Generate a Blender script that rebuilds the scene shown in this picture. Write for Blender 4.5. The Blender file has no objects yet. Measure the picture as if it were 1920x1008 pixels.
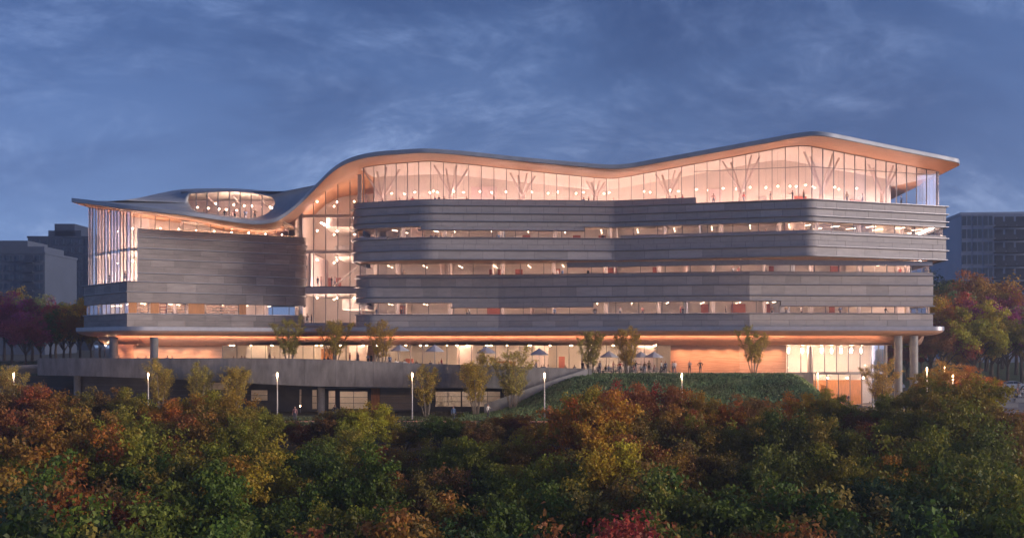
import bpy, bmesh, math, random
import numpy as np
from mathutils import Vector, Matrix
random.seed(7); RNG = np.random.default_rng(7)
R = math.radians
SC = bpy.context.scene
COL = SC.collection

# ------------------------------------------------------------------ camera, sky, sun, exposure
CAMZ, F, HY = 3.9, 2100.0, 645.0          # eye height above the terrace, focal length and horizon line of the 1920 px wide photograph
cam = bpy.data.cameras.new('camera'); co = bpy.data.objects.new('camera', cam); COL.objects.link(co)
co.location = (0, 0, CAMZ); co.rotation_euler = (R(90), 0, 0)
cam.sensor_width = 36; cam.lens = 36*F/1920; cam.shift_y = (HY-504)/1920
cam.clip_start = 0.5; cam.clip_end = 6000
SC.camera = co

SUN_EL, SUN_AZ = 10.0, 105.0               # dusk: the last light comes from low behind the camera, to the right
w = bpy.data.worlds.new('World'); SC.world = w; w.use_nodes = True
nt = w.node_tree; nt.nodes.clear()
def nd(t, **k):
    n = nt.nodes.new(t)
    for a, b in k.items(): setattr(n, a, b)
    return n
out = nd('ShaderNodeOutputWorld'); bg = nd('ShaderNodeBackground')
sky = nd('ShaderNodeTexSky', sky_type='NISHITA', sun_disc=False)
sky.sun_elevation = R(SUN_EL); sky.sun_rotation = R(SUN_AZ); sky.altitude = 100; sky.air_density = 1.0; sky.dust_density = 0.6; sky.ozone_density = 3.0
tc = nd('ShaderNodeTexCoord'); sep = nd('ShaderNodeSeparateXYZ')
nt.links.new(tc.outputs['Generated'], sep.inputs[0])
def mth(op, a, b=None, c=None):
    n = nd('ShaderNodeMath', operation=op)
    for i, v in enumerate((a, b, c)):
        if v is None: continue
        if isinstance(v, (int, float)): n.inputs[i].default_value = v
        else: nt.links.new(v, n.inputs[i])
    return n.outputs[0]
lift = nd('ShaderNodeCombineXYZ'); nt.links.new(sep.outputs['X'], lift.inputs[0]); nt.links.new(sep.outputs['Y'], lift.inputs[1])
nt.links.new(mth('MULTIPLY_ADD', mth('MAXIMUM', sep.outputs['Z'], 0.0), .85, .235), lift.inputs[2])
nrm = nd('ShaderNodeVectorMath', operation='NORMALIZE'); nt.links.new(lift.outputs[0], nrm.inputs[0]); nt.links.new(nrm.outputs[0], sky.inputs[0])
zc = mth('ADD', mth('MAXIMUM', sep.outputs['Z'], 0.0), 0.42)     # clouds lie in a layer overhead
cu = mth('DIVIDE', sep.outputs['X'], zc); cv = mth('DIVIDE', sep.outputs['Y'], zc)
cmb = nd('ShaderNodeCombineXYZ'); nt.links.new(cu, cmb.inputs[0]); nt.links.new(cv, cmb.inputs[1])
def noise(scale, detail, rough, dist=0.0, off=0.0):
    m = nd('ShaderNodeMapping'); m.inputs['Location'].default_value = (off, off*.7, off*.3)
    m.inputs['Rotation'].default_value = (0, 0, R(28)); m.inputs['Scale'].default_value = (1.0, 1.25, 1)
    nt.links.new(cmb.outputs[0], m.inputs[0])
    n = nd('ShaderNodeTexNoise'); n.inputs['Scale'].default_value = scale; n.inputs['Detail'].default_value = detail
    n.inputs['Roughness'].default_value = rough; n.inputs['Distortion'].default_value = dist
    nt.links.new(m.outputs[0], n.inputs['Vector']); return n.outputs['Fac']
def mapr(v, a, b, c, d):
    n = nd('ShaderNodeMapRange', interpolation_type='SMOOTHSTEP')
    nt.links.new(v, n.inputs[0])
    for i, x in enumerate((a, b, c, d)): n.inputs[i+1].default_value = x
    return n.outputs[0]
n1 = mapr(noise(2.1, 11, .68, .6, 3.1), .42, .66, 0, 1)
n2 = mapr(noise(9.5, 11, .72, .6, 9.4), .36, .68, 0, 1)
cl = mth('MULTIPLY', n1, mth('ADD', mth('MULTIPLY', n2, 1.0), .16))
dark = mapr(noise(1.3, 6, .6, .3, 1.7), .40, .64, 0, 1)
# sky colour shifted to the blue hour
mul = nd('ShaderNodeMix', data_type='RGBA', blend_type='MULTIPLY'); mul.inputs[0].default_value = 1
nt.links.new(sky.outputs[0], mul.inputs[6]); mul.inputs[7].default_value = (0.98, 0.82, 0.95, 1)
mixc = nd('ShaderNodeMix', data_type='RGBA'); nt.links.new(cl, mixc.inputs[0]); nt.links.new(mul.outputs[2], mixc.inputs[6])
cm = nd('ShaderNodeMix', data_type='RGBA', blend_type='MULTIPLY'); cm.inputs[0].default_value = 1
nt.links.new(mul.outputs[2], cm.inputs[6]); cm.inputs[7].default_value = (2.35, 1.95, 1.60, 1)
nt.links.new(cm.outputs[2], mixc.inputs[7])
mixd = nd('ShaderNodeMix', data_type='RGBA', blend_type='MULTIPLY'); nt.links.new(mth('MULTIPLY', dark, .6), mixd.inputs[0])
nt.links.new(mixc.outputs[2], mixd.inputs[6]); mixd.inputs[7].default_value = (.50, .52, .60, 1)
elev = nd('ShaderNodeMix', data_type='RGBA', blend_type='MULTIPLY'); elev.inputs[0].default_value = 1
nt.links.new(mixd.outputs[2], elev.inputs[6]); gz = mapr(sep.outputs['Z'], .02, .34, 0, 1)     # dusk sky: paler low down, deeper overhead
ec = nd('ShaderNodeMix', data_type='RGBA'); nt.links.new(gz, ec.inputs[0]); ec.inputs[6].default_value = (1.14, 1.08, 1.04, 1); ec.inputs[7].default_value = (.66, .74, .84, 1)
nt.links.new(ec.outputs[2], elev.inputs[7]); nt.links.new(elev.outputs[2], bg.inputs[0]); bg.inputs[1].default_value = 0.098
nt.links.new(bg.outputs[0], out.inputs[0])

sl = bpy.data.lights.new('sun', 'SUN'); sl.energy = 1.7; sl.angle = R(16); sl.color = (1.0, .86, .77)
so = bpy.data.objects.new('sun', sl); COL.objects.link(so)
_a = R(SUN_AZ)
sdir = Vector((math.sin(_a)*math.cos(R(SUN_EL)), math.cos(_a)*math.cos(R(SUN_EL)), math.sin(R(SUN_EL))))
so.rotation_euler = sdir.to_track_quat('Z', 'Y').to_euler(); so.location = (60, -60, 60)
SC.view_settings.view_transform = 'Standard'; SC.view_settings.look = 'None'
SC.view_settings.exposure = 1.0; SC.view_settings.gamma = 1.0; SC.view_settings.use_curve_mapping = False
cy = SC.cycles
cy.max_bounces = 7; cy.diffuse_bounces = 3; cy.glossy_bounces = 3; cy.transmission_bounces = 3; cy.transparent_max_bounces = 24
cy.sample_clamp_indirect = 4.0; cy.use_denoising = True; cy.caustics_reflective = False; cy.caustics_refractive = False

# ------------------------------------------------------------------ materials
MATS = {}
def mat(name, col, rough=.6, metal=0.0, spec=.4, var=.0, scale=1.0, bump=0.0, objrand=0.0, emis=0.0, ecol=None, objcol=False, stretch=(1,1,1), col2=None):
    m = bpy.data.materials.new(name); m.use_nodes = True; t = m.node_tree; b = t.nodes['Principled BSDF']
    b.inputs['Roughness'].default_value = rough; b.inputs['Metallic'].default_value = metal
    b.inputs['Specular IOR Level'].default_value = spec
    b.inputs['Base Color'].default_value = (*col, 1)
    src = None
    if objcol:
        oi = t.nodes.new('ShaderNodeObjectInfo'); src = oi.outputs['Color']
    if var > 0:
        g = t.nodes.new('ShaderNodeNewGeometry'); mp = t.nodes.new('ShaderNodeMapping'); mp.inputs['Scale'].default_value = stretch
        t.links.new(g.outputs['Position'], mp.inputs[0])
        n = t.nodes.new('ShaderNodeTexNoise'); n.inputs['Scale'].default_value = scale; n.inputs['Detail'].default_value = 6; n.inputs['Roughness'].default_value = .62
        t.links.new(mp.outputs[0], n.inputs['Vector'])
        mx = t.nodes.new('ShaderNodeMix'); mx.data_type = 'RGBA'
        r = t.nodes.new('ShaderNodeMapRange'); r.inputs[1].default_value = .3; r.inputs[2].default_value = .7
        t.links.new(n.outputs['Fac'], r.inputs[0]); t.links.new(r.outputs[0], mx.inputs[0])
        if src is None:
            mx.inputs[6].default_value = (*[c*(1-var) for c in col], 1)
            mx.inputs[7].default_value = (*(col2 if col2 else [min(1, c*(1+var)) for c in col]), 1)
            src = mx.outputs[2]
        if bump > 0:
            bp = t.nodes.new('ShaderNodeBump'); bp.inputs['Strength'].default_value = bump; bp.inputs['Distance'].default_value = .05
            t.links.new(n.outputs['Fac'], bp.inputs['Height']); t.links.new(bp.outputs[0], b.inputs['Normal'])
    if objrand > 0:
        oi = t.nodes.new('ShaderNodeObjectInfo'); rr = t.nodes.new('ShaderNodeMapRange'); rr.inputs[3].default_value = 1-objrand; rr.inputs[4].default_value = 1+objrand
        t.links.new(oi.outputs['Random'], rr.inputs[0])
        hv = t.nodes.new('ShaderNodeHueSaturation'); t.links.new(rr.outputs[0], hv.inputs['Value'])
        if src is not None: t.links.new(src, hv.inputs['Color'])
        else: hv.inputs['Color'].default_value = (*col, 1)
        src = hv.outputs[0]
    if src is not None: t.links.new(src, b.inputs['Base Color'])
    if emis > 0:
        b.inputs['Emission Color'].default_value = (*(ecol or col), 1); b.inputs['Emission Strength'].default_value = emis
    MATS[name] = m; return m
mat('stone', (.43,.38,.355), .62, var=.12, scale=1.3, bump=.08, objrand=.15, stretch=(.5,.5,2.2))
mat('stone_dark', (.28,.24,.22), .62, var=.18, scale=1.0, bump=.12, objrand=.20, stretch=(.5,.5,2.6))
mat('core', (.05,.05,.055), .8)
mat('fin_metal', (.36,.35,.37), .38, metal=.55, var=.1, scale=2)
mat('zinc', (.33,.34,.37), .5, metal=.2, var=.12, scale=.6)
mat('soffit_wood', (.56,.28,.145), .45, var=.34, scale=1.5, stretch=(.25,5,1), bump=.08)
mat('copper_soffit', (.56,.34,.25), .42, var=.12, scale=1.2)
mat('wood_wall', (.54,.30,.20), .5, var=.30, scale=2.2, stretch=(.22,.22,7), bump=.1, col2=(.70,.44,.31))
mat('mullion', (.20,.20,.22), .45, metal=.3)
mat('int_wall', (.80,.70,.62), .8, var=.05, scale=.5)
mat('int_pink', (.80,.64,.60), .8)
mat('int_blue', (.52,.55,.62), .8)
mat('int_ceil', (.74,.66,.60), .8)
mat('int_floor', (.45,.36,.30), .5, var=.1, scale=1)
mat('int_door', (.48,.15,.11), .5)
mat('int_wood', (.52,.22,.08), .5, var=.25, scale=2, stretch=(4,4,.4))
mat('shelf_dark', (.16,.11,.08), .6)
mat('books', (.40,.28,.20), .7, var=.8, scale=9, stretch=(3,3,.6))
mat('column_white', (.55,.48,.45), .6)
mat('timber', (.72,.60,.55), .55, var=.1, scale=3)
mat('concrete', (.21,.20,.195), .8, var=.32, scale=.9, bump=.25, stretch=(1.5,1.5,.45))
mat('concrete_light', (.27,.265,.26), .75, var=.15, scale=1.5, bump=.15)
mat('low_wall', (.085,.09,.105), .7, var=.25, scale=.8)
mat('paving', (.19,.18,.175), .8, var=.2, scale=.7)
mat('asphalt', (.055,.056,.06), .85, var=.25, scale=.9)
mat('path_brick', (.24,.13,.11), .85, var=.25, scale=2)
mat('ground', (.035,.045,.018), .95, var=.5, scale=.5, bump=.3, col2=(.06,.05,.025))
mat('lawn', (.035,.065,.018), .95, var=.35, scale=.7)
mat('bark', (.10,.075,.055), .9, var=.4, scale=6, bump=.4)
mat('bark_pale', (.20,.17,.14), .85, var=.35, scale=8)
mat('post_metal', (.30,.30,.31), .45, metal=.7)
mat('umbrella_cloth', (.46,.46,.50), .8)
mat('chair_white', (.66,.64,.62), .5)
mat('skin', (.46,.27,.19), .6); mat('hair', (.035,.022,.015), .7)
mat('top', (.3,.3,.3), .85, objcol=True)
mat('trousers', (.10,.105,.13), .85, objrand=.9)
mat('far_wall', (.065,.08,.115), .8, var=.1, scale=.2)
mat('far_dark', (.03,.04,.065), .6, var=.15, scale=.15)
mat('far_blue', (.26,.30,.40), .5, var=.08, scale=.2)
mat('far_glass', (.02,.03,.05), .15, spec=.8)
mat('car_paint', (.42,.44,.47), .28, metal=.3); mat('tyre', (.02,.02,.02), .85); mat('car_glass', (.02,.025,.03), .08, spec=.8)
mat('rim', (.35,.35,.37), .3, metal=.9); mat('tail', (.35,.01,.01), .3)
WARM = (1.0, .60, .36)
mat('hidden_fill_room', (1,.8,.62), emis=24, ecol=(1.0,.70,.58)); mat('hidden_fill_floor', (1,.8,.62), emis=25, ecol=(1.0,.68,.59)); mat('hidden_fill_strip', (1,.8,.62), emis=14, ecol=(1.0,.70,.46))  # glow of unseen fill strips, added to brighten the rooms
mat('lamp_room', (1,.8,.62), emis=12, ecol=(1.0,.70,.48))
mat('lamp_pendant', (1,.8,.62), emis=90, ecol=(1.0,.66,.45))
mat('lamp_cove', (1,.6,.36), emis=22, ecol=(1.0,.54,.31))
mat('lamp_uplight', (1,.6,.36), emis=14, ecol=(1.0,.47,.22))
mat('lamp_down', (1,.8,.6), emis=160, ecol=(1.0,.64,.38))
mat('lamp_street', (1,.8,.6), emis=30, ecol=(1.0,.58,.28))
mat('lamp_low', (1,.8,.6), emis=22, ecol=(1.0,.74,.55))
mat('hidden_fill_atrium', (1,.8,.62), emis=56, ecol=(1.0,.70,.57))  # stronger glow for added, unseen strips in atrium, glass corner and dormer
mat('screen', (1,.9,.8), emis=3, ecol=(1,.85,.7))

def glass(name, tint, refl=1.0):
    m = bpy.data.materials.new(name); m.use_nodes = True; t = m.node_tree; t.nodes.clear()
    o = t.nodes.new('ShaderNodeOutputMaterial'); tr = t.nodes.new('ShaderNodeBsdfTransparent'); gl = t.nodes.new('ShaderNodeBsdfGlossy')
    tr.inputs[0].default_value = (*tint, 1); gl.inputs['Roughness'].default_value = .02; gl.inputs[0].default_value = (.9,.93,1,1)
    fr = t.nodes.new('ShaderNodeFresnel'); fr.inputs[0].default_value = 1.5
    mu = t.nodes.new('ShaderNodeMath'); mu.operation = 'MULTIPLY_ADD'; mu.inputs[1].default_value = refl; mu.inputs[2].default_value = .012
    mu.use_clamp = True
    t.links.new(fr.outputs[0], mu.inputs[0])
    mx = t.nodes.new('ShaderNodeMixShader'); t.links.new(mu.outputs[0], mx.inputs[0]); t.links.new(tr.outputs[0], mx.inputs[1]); t.links.new(gl.outputs[0], mx.inputs[2])
    t.links.new(mx.outputs[0], o.inputs[0]); MATS[name] = m
glass('glass', (.95,.95,.96), .55)

def leafmat(name, trans=.35):
    m = bpy.data.materials.new(name); m.use_nodes = True; t = m.node_tree; t.nodes.clear()
    o = t.nodes.new('ShaderNodeOutputMaterial'); oi = t.nodes.new('ShaderNodeObjectInfo')
    at = t.nodes.new('ShaderNodeAttribute'); at.attribute_name = 'tint'
    hv = t.nodes.new('ShaderNodeHueSaturation')
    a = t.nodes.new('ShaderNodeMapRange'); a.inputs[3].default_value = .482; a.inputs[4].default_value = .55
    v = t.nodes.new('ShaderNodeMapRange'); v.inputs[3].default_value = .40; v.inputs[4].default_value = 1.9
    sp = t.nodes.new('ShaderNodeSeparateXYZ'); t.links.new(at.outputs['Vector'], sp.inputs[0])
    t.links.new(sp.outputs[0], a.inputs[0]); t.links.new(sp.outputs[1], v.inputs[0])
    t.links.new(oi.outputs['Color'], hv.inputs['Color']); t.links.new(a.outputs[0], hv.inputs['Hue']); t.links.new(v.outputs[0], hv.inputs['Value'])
    d = t.nodes.new('ShaderNodeBsdfPrincipled'); d.inputs['Roughness'].default_value = .55; d.inputs['Specular IOR Level'].default_value = .3
    tl = t.nodes.new('ShaderNodeBsdfTranslucent'); mx = t.nodes.new('ShaderNodeMixShader'); mx.inputs[0].default_value = trans
    t.links.new(hv.outputs[0], d.inputs['Base Color']); t.links.new(hv.outputs[0], tl.inputs[0])
    t.links.new(d.outputs[0], mx.inputs[1]); t.links.new(tl.outputs[0], mx.inputs[2]); t.links.new(mx.outputs[0], o.inputs[0]); MATS[name] = m
leafmat('leaf')

# ------------------------------------------------------------------ mesh helpers
class MB:
    def __init__(s): s.v = []; s.f = []
    def poly(s, pts):
        b = len(s.v); s.v += [tuple(p) for p in pts]; s.f.append(tuple(range(b, b+len(pts))))
    def box(s, c, d, rz=0.0, ax=None):
        b = len(s.v); ca, sa = math.cos(rz), math.sin(rz)
        for dz in (-.5,.5):
            for dx, dy in ((-.5,-.5),(.5,-.5),(.5,.5),(-.5,.5)):
                x, y = dx*d[0], dy*d[1]
                s.v.append((c[0]+x*ca-y*sa, c[1]+x*sa+y*ca, c[2]+dz*d[2]))
        for q in ((0,3,2,1),(4,5,6,7),(0,1,5,4),(1,2,6,5),(2,3,7,6),(3,0,4,7)): s.f.append(tuple(b+i for i in q))
    def prism(s, poly, z0, z1):
        n = len(poly); b = len(s.v)
        s.v += [(x,y,z0) for x,y in poly] + [(x,y,z1) for x,y in poly]
        s.f.append(tuple(b+i for i in range(n))[::-1]); s.f.append(tuple(b+n+i for i in range(n)))
        for i in range(n): j = (i+1) % n; s.f.append((b+i, b+j, b+n+j, b+n+i))
    def loft(s, rings, closed=True, caps=True):
        n = len(rings[0]); b = len(s.v)
        for r in rings: s.v += [tuple(p) for p in r]
        for k in range(len(rings)-1):
            for i in range(n if closed else n-1):
                j = (i+1) % n; s.f.append((b+k*n+i, b+k*n+j, b+(k+1)*n+j, b+(k+1)*n+i))
        if caps and closed:
            s.f.append(tuple(b+i for i in range(n))[::-1]); e = b+(len(rings)-1)*n; s.f.append(tuple(e+i for i in range(n)))
    def tube(s, pts, rads, n=8):
        rings = []
        pts = [Vector(p) for p in pts]
        for k, p in enumerate(pts):
            d = (pts[min(k+1, len(pts)-1)]-pts[max(k-1, 0)]).normalized()
            u = d.cross(Vector((0,0,1)))
            if u.length < 1e-3: u = Vector((1,0,0))
            u.normalize(); v = d.cross(u)
            rings.append([p+(u*math.cos(2*math.pi*i/n)+v*math.sin(2*math.pi*i/n))*rads[k] for i in range(n)])
        s.loft(rings)
    def lathe(s, prof, c=(0,0,0), n=16):
        s.loft([[(c[0]+r*math.cos(2*math.pi*i/n), c[1]+r*math.sin(2*math.pi*i/n), c[2]+z) for i in range(n)] for r, z in prof])
    def build(s, name, m, parent=None, smooth=False, tris=False):
        me = bpy.data.meshes.new(name); me.from_pydata(s.v, [], s.f)
        bm = bmesh.new(); bm.from_mesh(me); bmesh.ops.recalc_face_normals(bm, faces=bm.faces)
        bm.to_mesh(me); bm.free()
        if smooth: me.polygons.foreach_set('use_smooth', [len(p.vertices) <= 4 for p in me.polygons])
        if smooth and any(len(p.vertices) > 4 for p in me.polygons): me.set_sharp_from_angle(angle=R(50))
        me.materials.append(MATS[m]); o = bpy.data.objects.new(name, me); COL.objects.link(o)
        if parent is not None: attach(o, parent)
        return o
WPOS = {}
def attach(o, parent):            # o carries scene coordinates; the parent only ever moved, never turned
    o.parent = parent; o.location = -WPOS.get(parent.name, Vector((0,0,0))); WPOS[o.name] = Vector((0,0,0))
def tag(o, label=None, cat=None, group=None, kind=None):
    for k, v in (('label',label),('category',cat),('group',group),('kind',kind)):
        if v: o[k] = v
    return o
def empty(name, loc=(0,0,0), rz=0.0):
    e = bpy.data.objects.new(name, None); COL.objects.link(e); e.location = loc; e.rotation_euler = (0,0,rz); e.empty_display_size = .3
    WPOS[e.name] = Vector(loc); return e
def put(mb, name, m, parent, smooth=False):       # part built in the thing's own coordinates
    o = mb.build(name, m, None, smooth); o.parent = parent; return o
def copy_tree(o, parent=None):
    c = o.copy(); COL.objects.link(c); c.parent = parent
    for ch in o.children: copy_tree(ch, c)
    return c
def ss(a, b, x):
    t = min(1, max(0, (x-a)/(b-a))); return t*t*(3-2*t)
def wx(px, Y): return (px-960)*Y/F
def wz(py, Y): return CAMZ+(HY-py)*Y/F
def pxof(x, y): return 960+F*x/y
ORD = ['first','second','third','fourth','fifth','sixth','seventh','eighth','ninth','tenth','eleventh','twelfth','thirteenth','fourteenth','fifteenth','sixteenth','seventeenth','eighteenth','nineteenth','twentieth','twenty-first','twenty-second','twenty-third','twenty-fourth','twenty-fifth','twenty-sixth','twenty-seventh','twenty-eighth','twenty-ninth','thirtieth','thirty-first','thirty-second','thirty-third']

class Path:
    """plan line of a facade, left to right, its outside on the right hand (towards the viewer)"""
    def __init__(s, pts, fil=None, seg=8):
        fil = fil or {}; q = []
        for i, p in enumerate(pts):
            r = fil.get(i)
            if not r: q.append(np.array(p, float)); continue
            p = np.array(p, float); a = np.array(pts[i-1], float)-p; b = np.array(pts[i+1], float)-p
            a /= np.linalg.norm(a); b /= np.linalg.norm(b)
            th = math.acos(np.clip(a@b, -1, 1)); t = r/math.tan(th/2)
            c = p+(a+b)/np.linalg.norm(a+b)*r/math.sin(th/2)
            t0 = p+a*t; t1 = p+b*t; a0 = math.atan2(*(t0-c)[::-1]); a1 = math.atan2(*(t1-c)[::-1])
            d = (a1-a0+math.pi) % (2*math.pi)-math.pi; n = max(3, int(seg*abs(d)/1.2)+2)
            for k in range(n+1): q.append(c+r*np.array([math.cos(a0+d*k/n), math.sin(a0+d*k/n)]))
        s.p = np.array(q); s._fin()
    def _fin(s):
        d = np.diff(s.p, axis=0); L = np.linalg.norm(d, axis=1); s.s = np.concatenate([[0], np.cumsum(L)]); s.L = s.s[-1]
        nn = np.stack([d[:,1], -d[:,0]], 1)/L[:,None]; s.n = np.zeros_like(s.p)
        s.n[0] = nn[0]; s.n[-1] = nn[-1]
        m = nn[:-1]+nn[1:]; m /= np.linalg.norm(m, axis=1)[:,None]
        s.n[1:-1] = m/np.maximum(.4, (m*nn[1:]).sum(1))[:,None]
    def offset(s, d):
        o = Path.__new__(Path); o.p = s.p+s.n*d; o._fin(); return o
    def at(s, t): return np.array([np.interp(t, s.s, s.p[:,0]), np.interp(t, s.s, s.p[:,1])])
    def nat(s, t): return np.array([np.interp(t, s.s, s.n[:,0]), np.interp(t, s.s, s.n[:,1])])
    def dirat(s, t):
        d = s.at(min(s.L, t+.05))-s.at(max(0, t-.05)); return d/np.linalg.norm(d)
    def spx(s, px):               # length along the line where the photograph's column px meets it
        t = np.linspace(0, s.L, 4000); X = np.interp(t, s.s, s.p[:,0]); Y = np.interp(t, s.s, s.p[:,1]); P = 960+F*X/Y
        k = np.where((P[:-1]-px)*(P[1:]-px) <= 0)[0]
        if len(k) == 0: return float(t[np.argmin(abs(P-px))])
        k = k[np.argmin(Y[k])]; return float(t[k])
    def sub(s, a, b):
        k = (s.s > a+.01) & (s.s < b-.01); t = np.concatenate([[a], s.s[k], [b]])
        P = np.array([s.at(x) for x in t]); N = np.array([s.nat(x) for x in t]); return t, P, N
def sweep(mb, path, a, b, sec, zf=None, closed=True):
    """sweep a section of (out, z) corners along the path between a and b"""
    t, P, N = path.sub(a, b); rings = []
    for i in range(len(t)):
        rings.append([(P[i,0]+N[i,0]*d, P[i,1]+N[i,1]*d, z) for d, z in sec])
    mb.loft(rings, closed, closed)
def rect(d0, d1, z0, z1): return [(d0,z0),(d1,z0),(d1,z1),(d0,z1)]

# ------------------------------------------------------------------ terrain
def H(x, y):
    z = -4.9
    if y < 124: z = max(-24.0, -4.9-(124-y)*.28*ss(126, 116, y)-max(0, 0))
    z += 4.75*ss(-4.5, 9.5, x)*ss(42, 35.5, x)*ss(127.5, 142.5, y)*(1-ss(150, 154, y))
    if x < -50: z += (5.6*ss(132, 195, y))*ss(-50, -66, x)
    if x > 50: z += (1.2*ss(140, 188, y)+3.4*ss(198, 250, y))*ss(50, 64, x)
    if y > 175: z += ss(175, 200, y)*4.9*(1-ss(50, 64, abs(x)))
    if y > 260: z += ss(260, 420, y)*2.0
    return z
xs = np.unique(np.concatenate([np.linspace(-700,-160,8), np.linspace(-150,-72,20), np.linspace(-70,78,112), np.linspace(80,160,20), np.linspace(170,700,8)]))
ys = np.unique(np.concatenate([np.linspace(-60,60,8), np.linspace(64,122,20), np.linspace(123,160,40), np.linspace(164,260,30), np.linspace(280,900,10)]))
mb = MB(); nx = len(xs)
for y in ys:
    for x in xs: mb.v.append((x, y, H(x, y)))
for j in range(len(ys)-1):
    for i in range(nx-1): mb.f.append((j*nx+i, j*nx+i+1, (j+1)*nx+i+1, (j+1)*nx+i))
tag(mb.build('ground', 'ground', smooth=True), kind='structure')
def sheet(name, m, x0, x1, y0, y1, lift, n=30, k=6, fx=None):
    mb = MB()
    for j in range(k+1):
        for i in range(n+1):
            x = x0+(x1-x0)*i/n; y = y0+(y1-y0)*j/k
            if fx: y += fx(x)
            mb.v.append((x, y, H(x, y)+lift))
    for j in range(k):
        for i in range(n): mb.f.append((j*(n+1)+i, j*(n+1)+i+1, (j+1)*(n+1)+i+1, (j+1)*(n+1)+i))
    return tag(mb.build(name, m, smooth=True), kind='structure')
sheet('garden_path', 'path_brick', -64, 60, 126.2, 128.0, .05, 60, 2)
sheet('left_road', 'asphalt', -110, -58.5, 150, 160, .06, 30, 8, lambda x: (-58-x)*.25)
sheet('left_lawn', 'lawn', -140, -64, 172, 205, .06, 30, 10)
sheet('far_left_road', 'asphalt', -150, -60, 207, 214, .07, 20, 4)
sheet('right_plaza', 'paving', 50, 110, 140, 181, .06, 30, 14)
sheet('right_road', 'asphalt', 60, 150, 182.5, 193, .06, 30, 5)
sheet('right_lawn', 'lawn', 56, 200, 194, 262, .07, 40, 16)

# ------------------------------------------------------------------ the building: plan lines
U = Path([(-21.5,175),(-22.3,155.2),(-11.5,151.0),(14.0,152.6),(38.7,145.0),(59.2,152.9),(62,172)], {1:3.2, 2:6, 4:2.2}, 9)
L = Path([(-21.7,178),(-22.5,158.4),(-1.9,158.4),(32.05,151.1),(57.65,153.5),(60,172)], {1:3.0}, 9)
W = Path([(-60,190),(-63.0,165.0),(-52.2,152.0),(-30.4,165.3),(-35.5,190)], {3:2.4}, 9)
BLD = empty('campus_building', (0,158,0))
tag(BLD, 'long curving grey stone university building with lit glass floors under a wavy roof', 'building')

# roof: front edge (x, y, soffit height) and the lean of its ruling lines
E = np.array([(-63.3,161,24.3),(-57.6,154.6,23.1),(-52.6,150.4,22.1),(-47.5,149.4,21.45),(-43.2,149.8,21.0),(-39.4,151.3,20.6),(-36.8,152.3,20.3),(-34.9,152.7,20.2),
 (-33.4,152.8,20.3),(-32.2,152.9,20.6),(-30.5,153.5,21.8),(-28.3,154.0,23.9),(-26.6,153.2,25.4),(-23.9,150.8,27.2),(-21.2,148.6,28.1),(-18.8,147.6,28.5),(-14.6,146.4,28.7),(-11.2,145.6,28.72),
 (-8.4,145.5,28.55),(1.4,145.6,27.6),(8,145.6,27.0),(11.6,145.5,26.68),(13.3,145.35,26.6),(15.2,145.2,26.72),(18,144.65,27.12),(22,143.65,27.7),(27,142.4,28.44),(32.5,141.0,29.25),(35.6,140.2,29.70),(36.9,139.75,29.80),(38.0,139.35,29.78),(39.3,139.33,29.64),(41,139.9,29.47),(44.5,141.15,29.06),(48,142.4,28.65),(52.3,143.9,28.16),(56.6,145.4,27.67),(58.2,146.1,27.48),(58.9,147.4,27.4)])
def smooth_curve(P, n=12):
    q = []
    for i in range(len(P)-1):
        p0 = P[max(0,i-1)]; p1 = P[i]; p2 = P[i+1]; p3 = P[min(len(P)-1,i+2)]
        d1 = np.linalg.norm((p2-p1)[:2]); d0 = max(.01, np.linalg.norm((p1-p0)[:2])); d2 = max(.01, np.linalg.norm((p3-p2)[:2]))
        m1 = ((p2-p1)/d1*d0+(p1-p0)/d0*d1)/(d0+d1) if i > 0 else (p2-p1)/d1
        m2 = ((p3-p2)/d2*d1+(p2-p1)/d1*d2)/(d1+d2) if i < len(P)-2 else (p2-p1)/d1
        for k in range(n):
            t = k/n; q.append((2*t**3-3*t*t+1)*p1+(t**3-2*t*t+t)*m1*d1+(-2*t**3+3*t*t)*p2+(t**3-t*t)*m2*d1)
    q.append(P[-1]); return np.array(q)
EC = smooth_curve(E, 8)
def lean(x): return .18*ss(-46, -38, x)*(1-ss(-22, -12, x))-.08*ss(42, 56, x)
LN = np.array([lean(x) for x in EC[:,0]])
def soffit(x, y):
    fx = EC[:,0]-LN*(y-EC[:,1]); return float(np.interp(x, fx, EC[:,2]))
def rowpts(y_of, dz):
    return [(e[0]-l*(y_of(e)-e[1]), y_of(e), e[2]+dz) for e, l in zip(EC, LN)]
TH = .62
# underside
mb = MB(); mb.loft([rowpts(lambda e: e[1]+.05, .002), rowpts(lambda e: e[1]+4, 0), rowpts(lambda e: e[1]+12, 0), rowpts(lambda e: 188, 0)], closed=False)
SOF = mb.build('soffit', 'soffit_wood', BLD, True)
_rows = [rowpts(lambda e: 190, .04), rowpts(lambda e: e[1]+.3, .04), rowpts(lambda e: e[1], .02), rowpts(lambda e: e[1]-.06, .08), rowpts(lambda e: e[1]-.06, TH-.1), rowpts(lambda e: e[1]+.02, TH-.02), rowpts(lambda e: e[1]+.14, TH), rowpts(lambda e: 190, TH)]
mb = MB(); mb.loft([[r[i] for r in _rows] for i in range(len(EC))])
ROOF = mb.build('roof', 'zinc', BLD, False)

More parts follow.
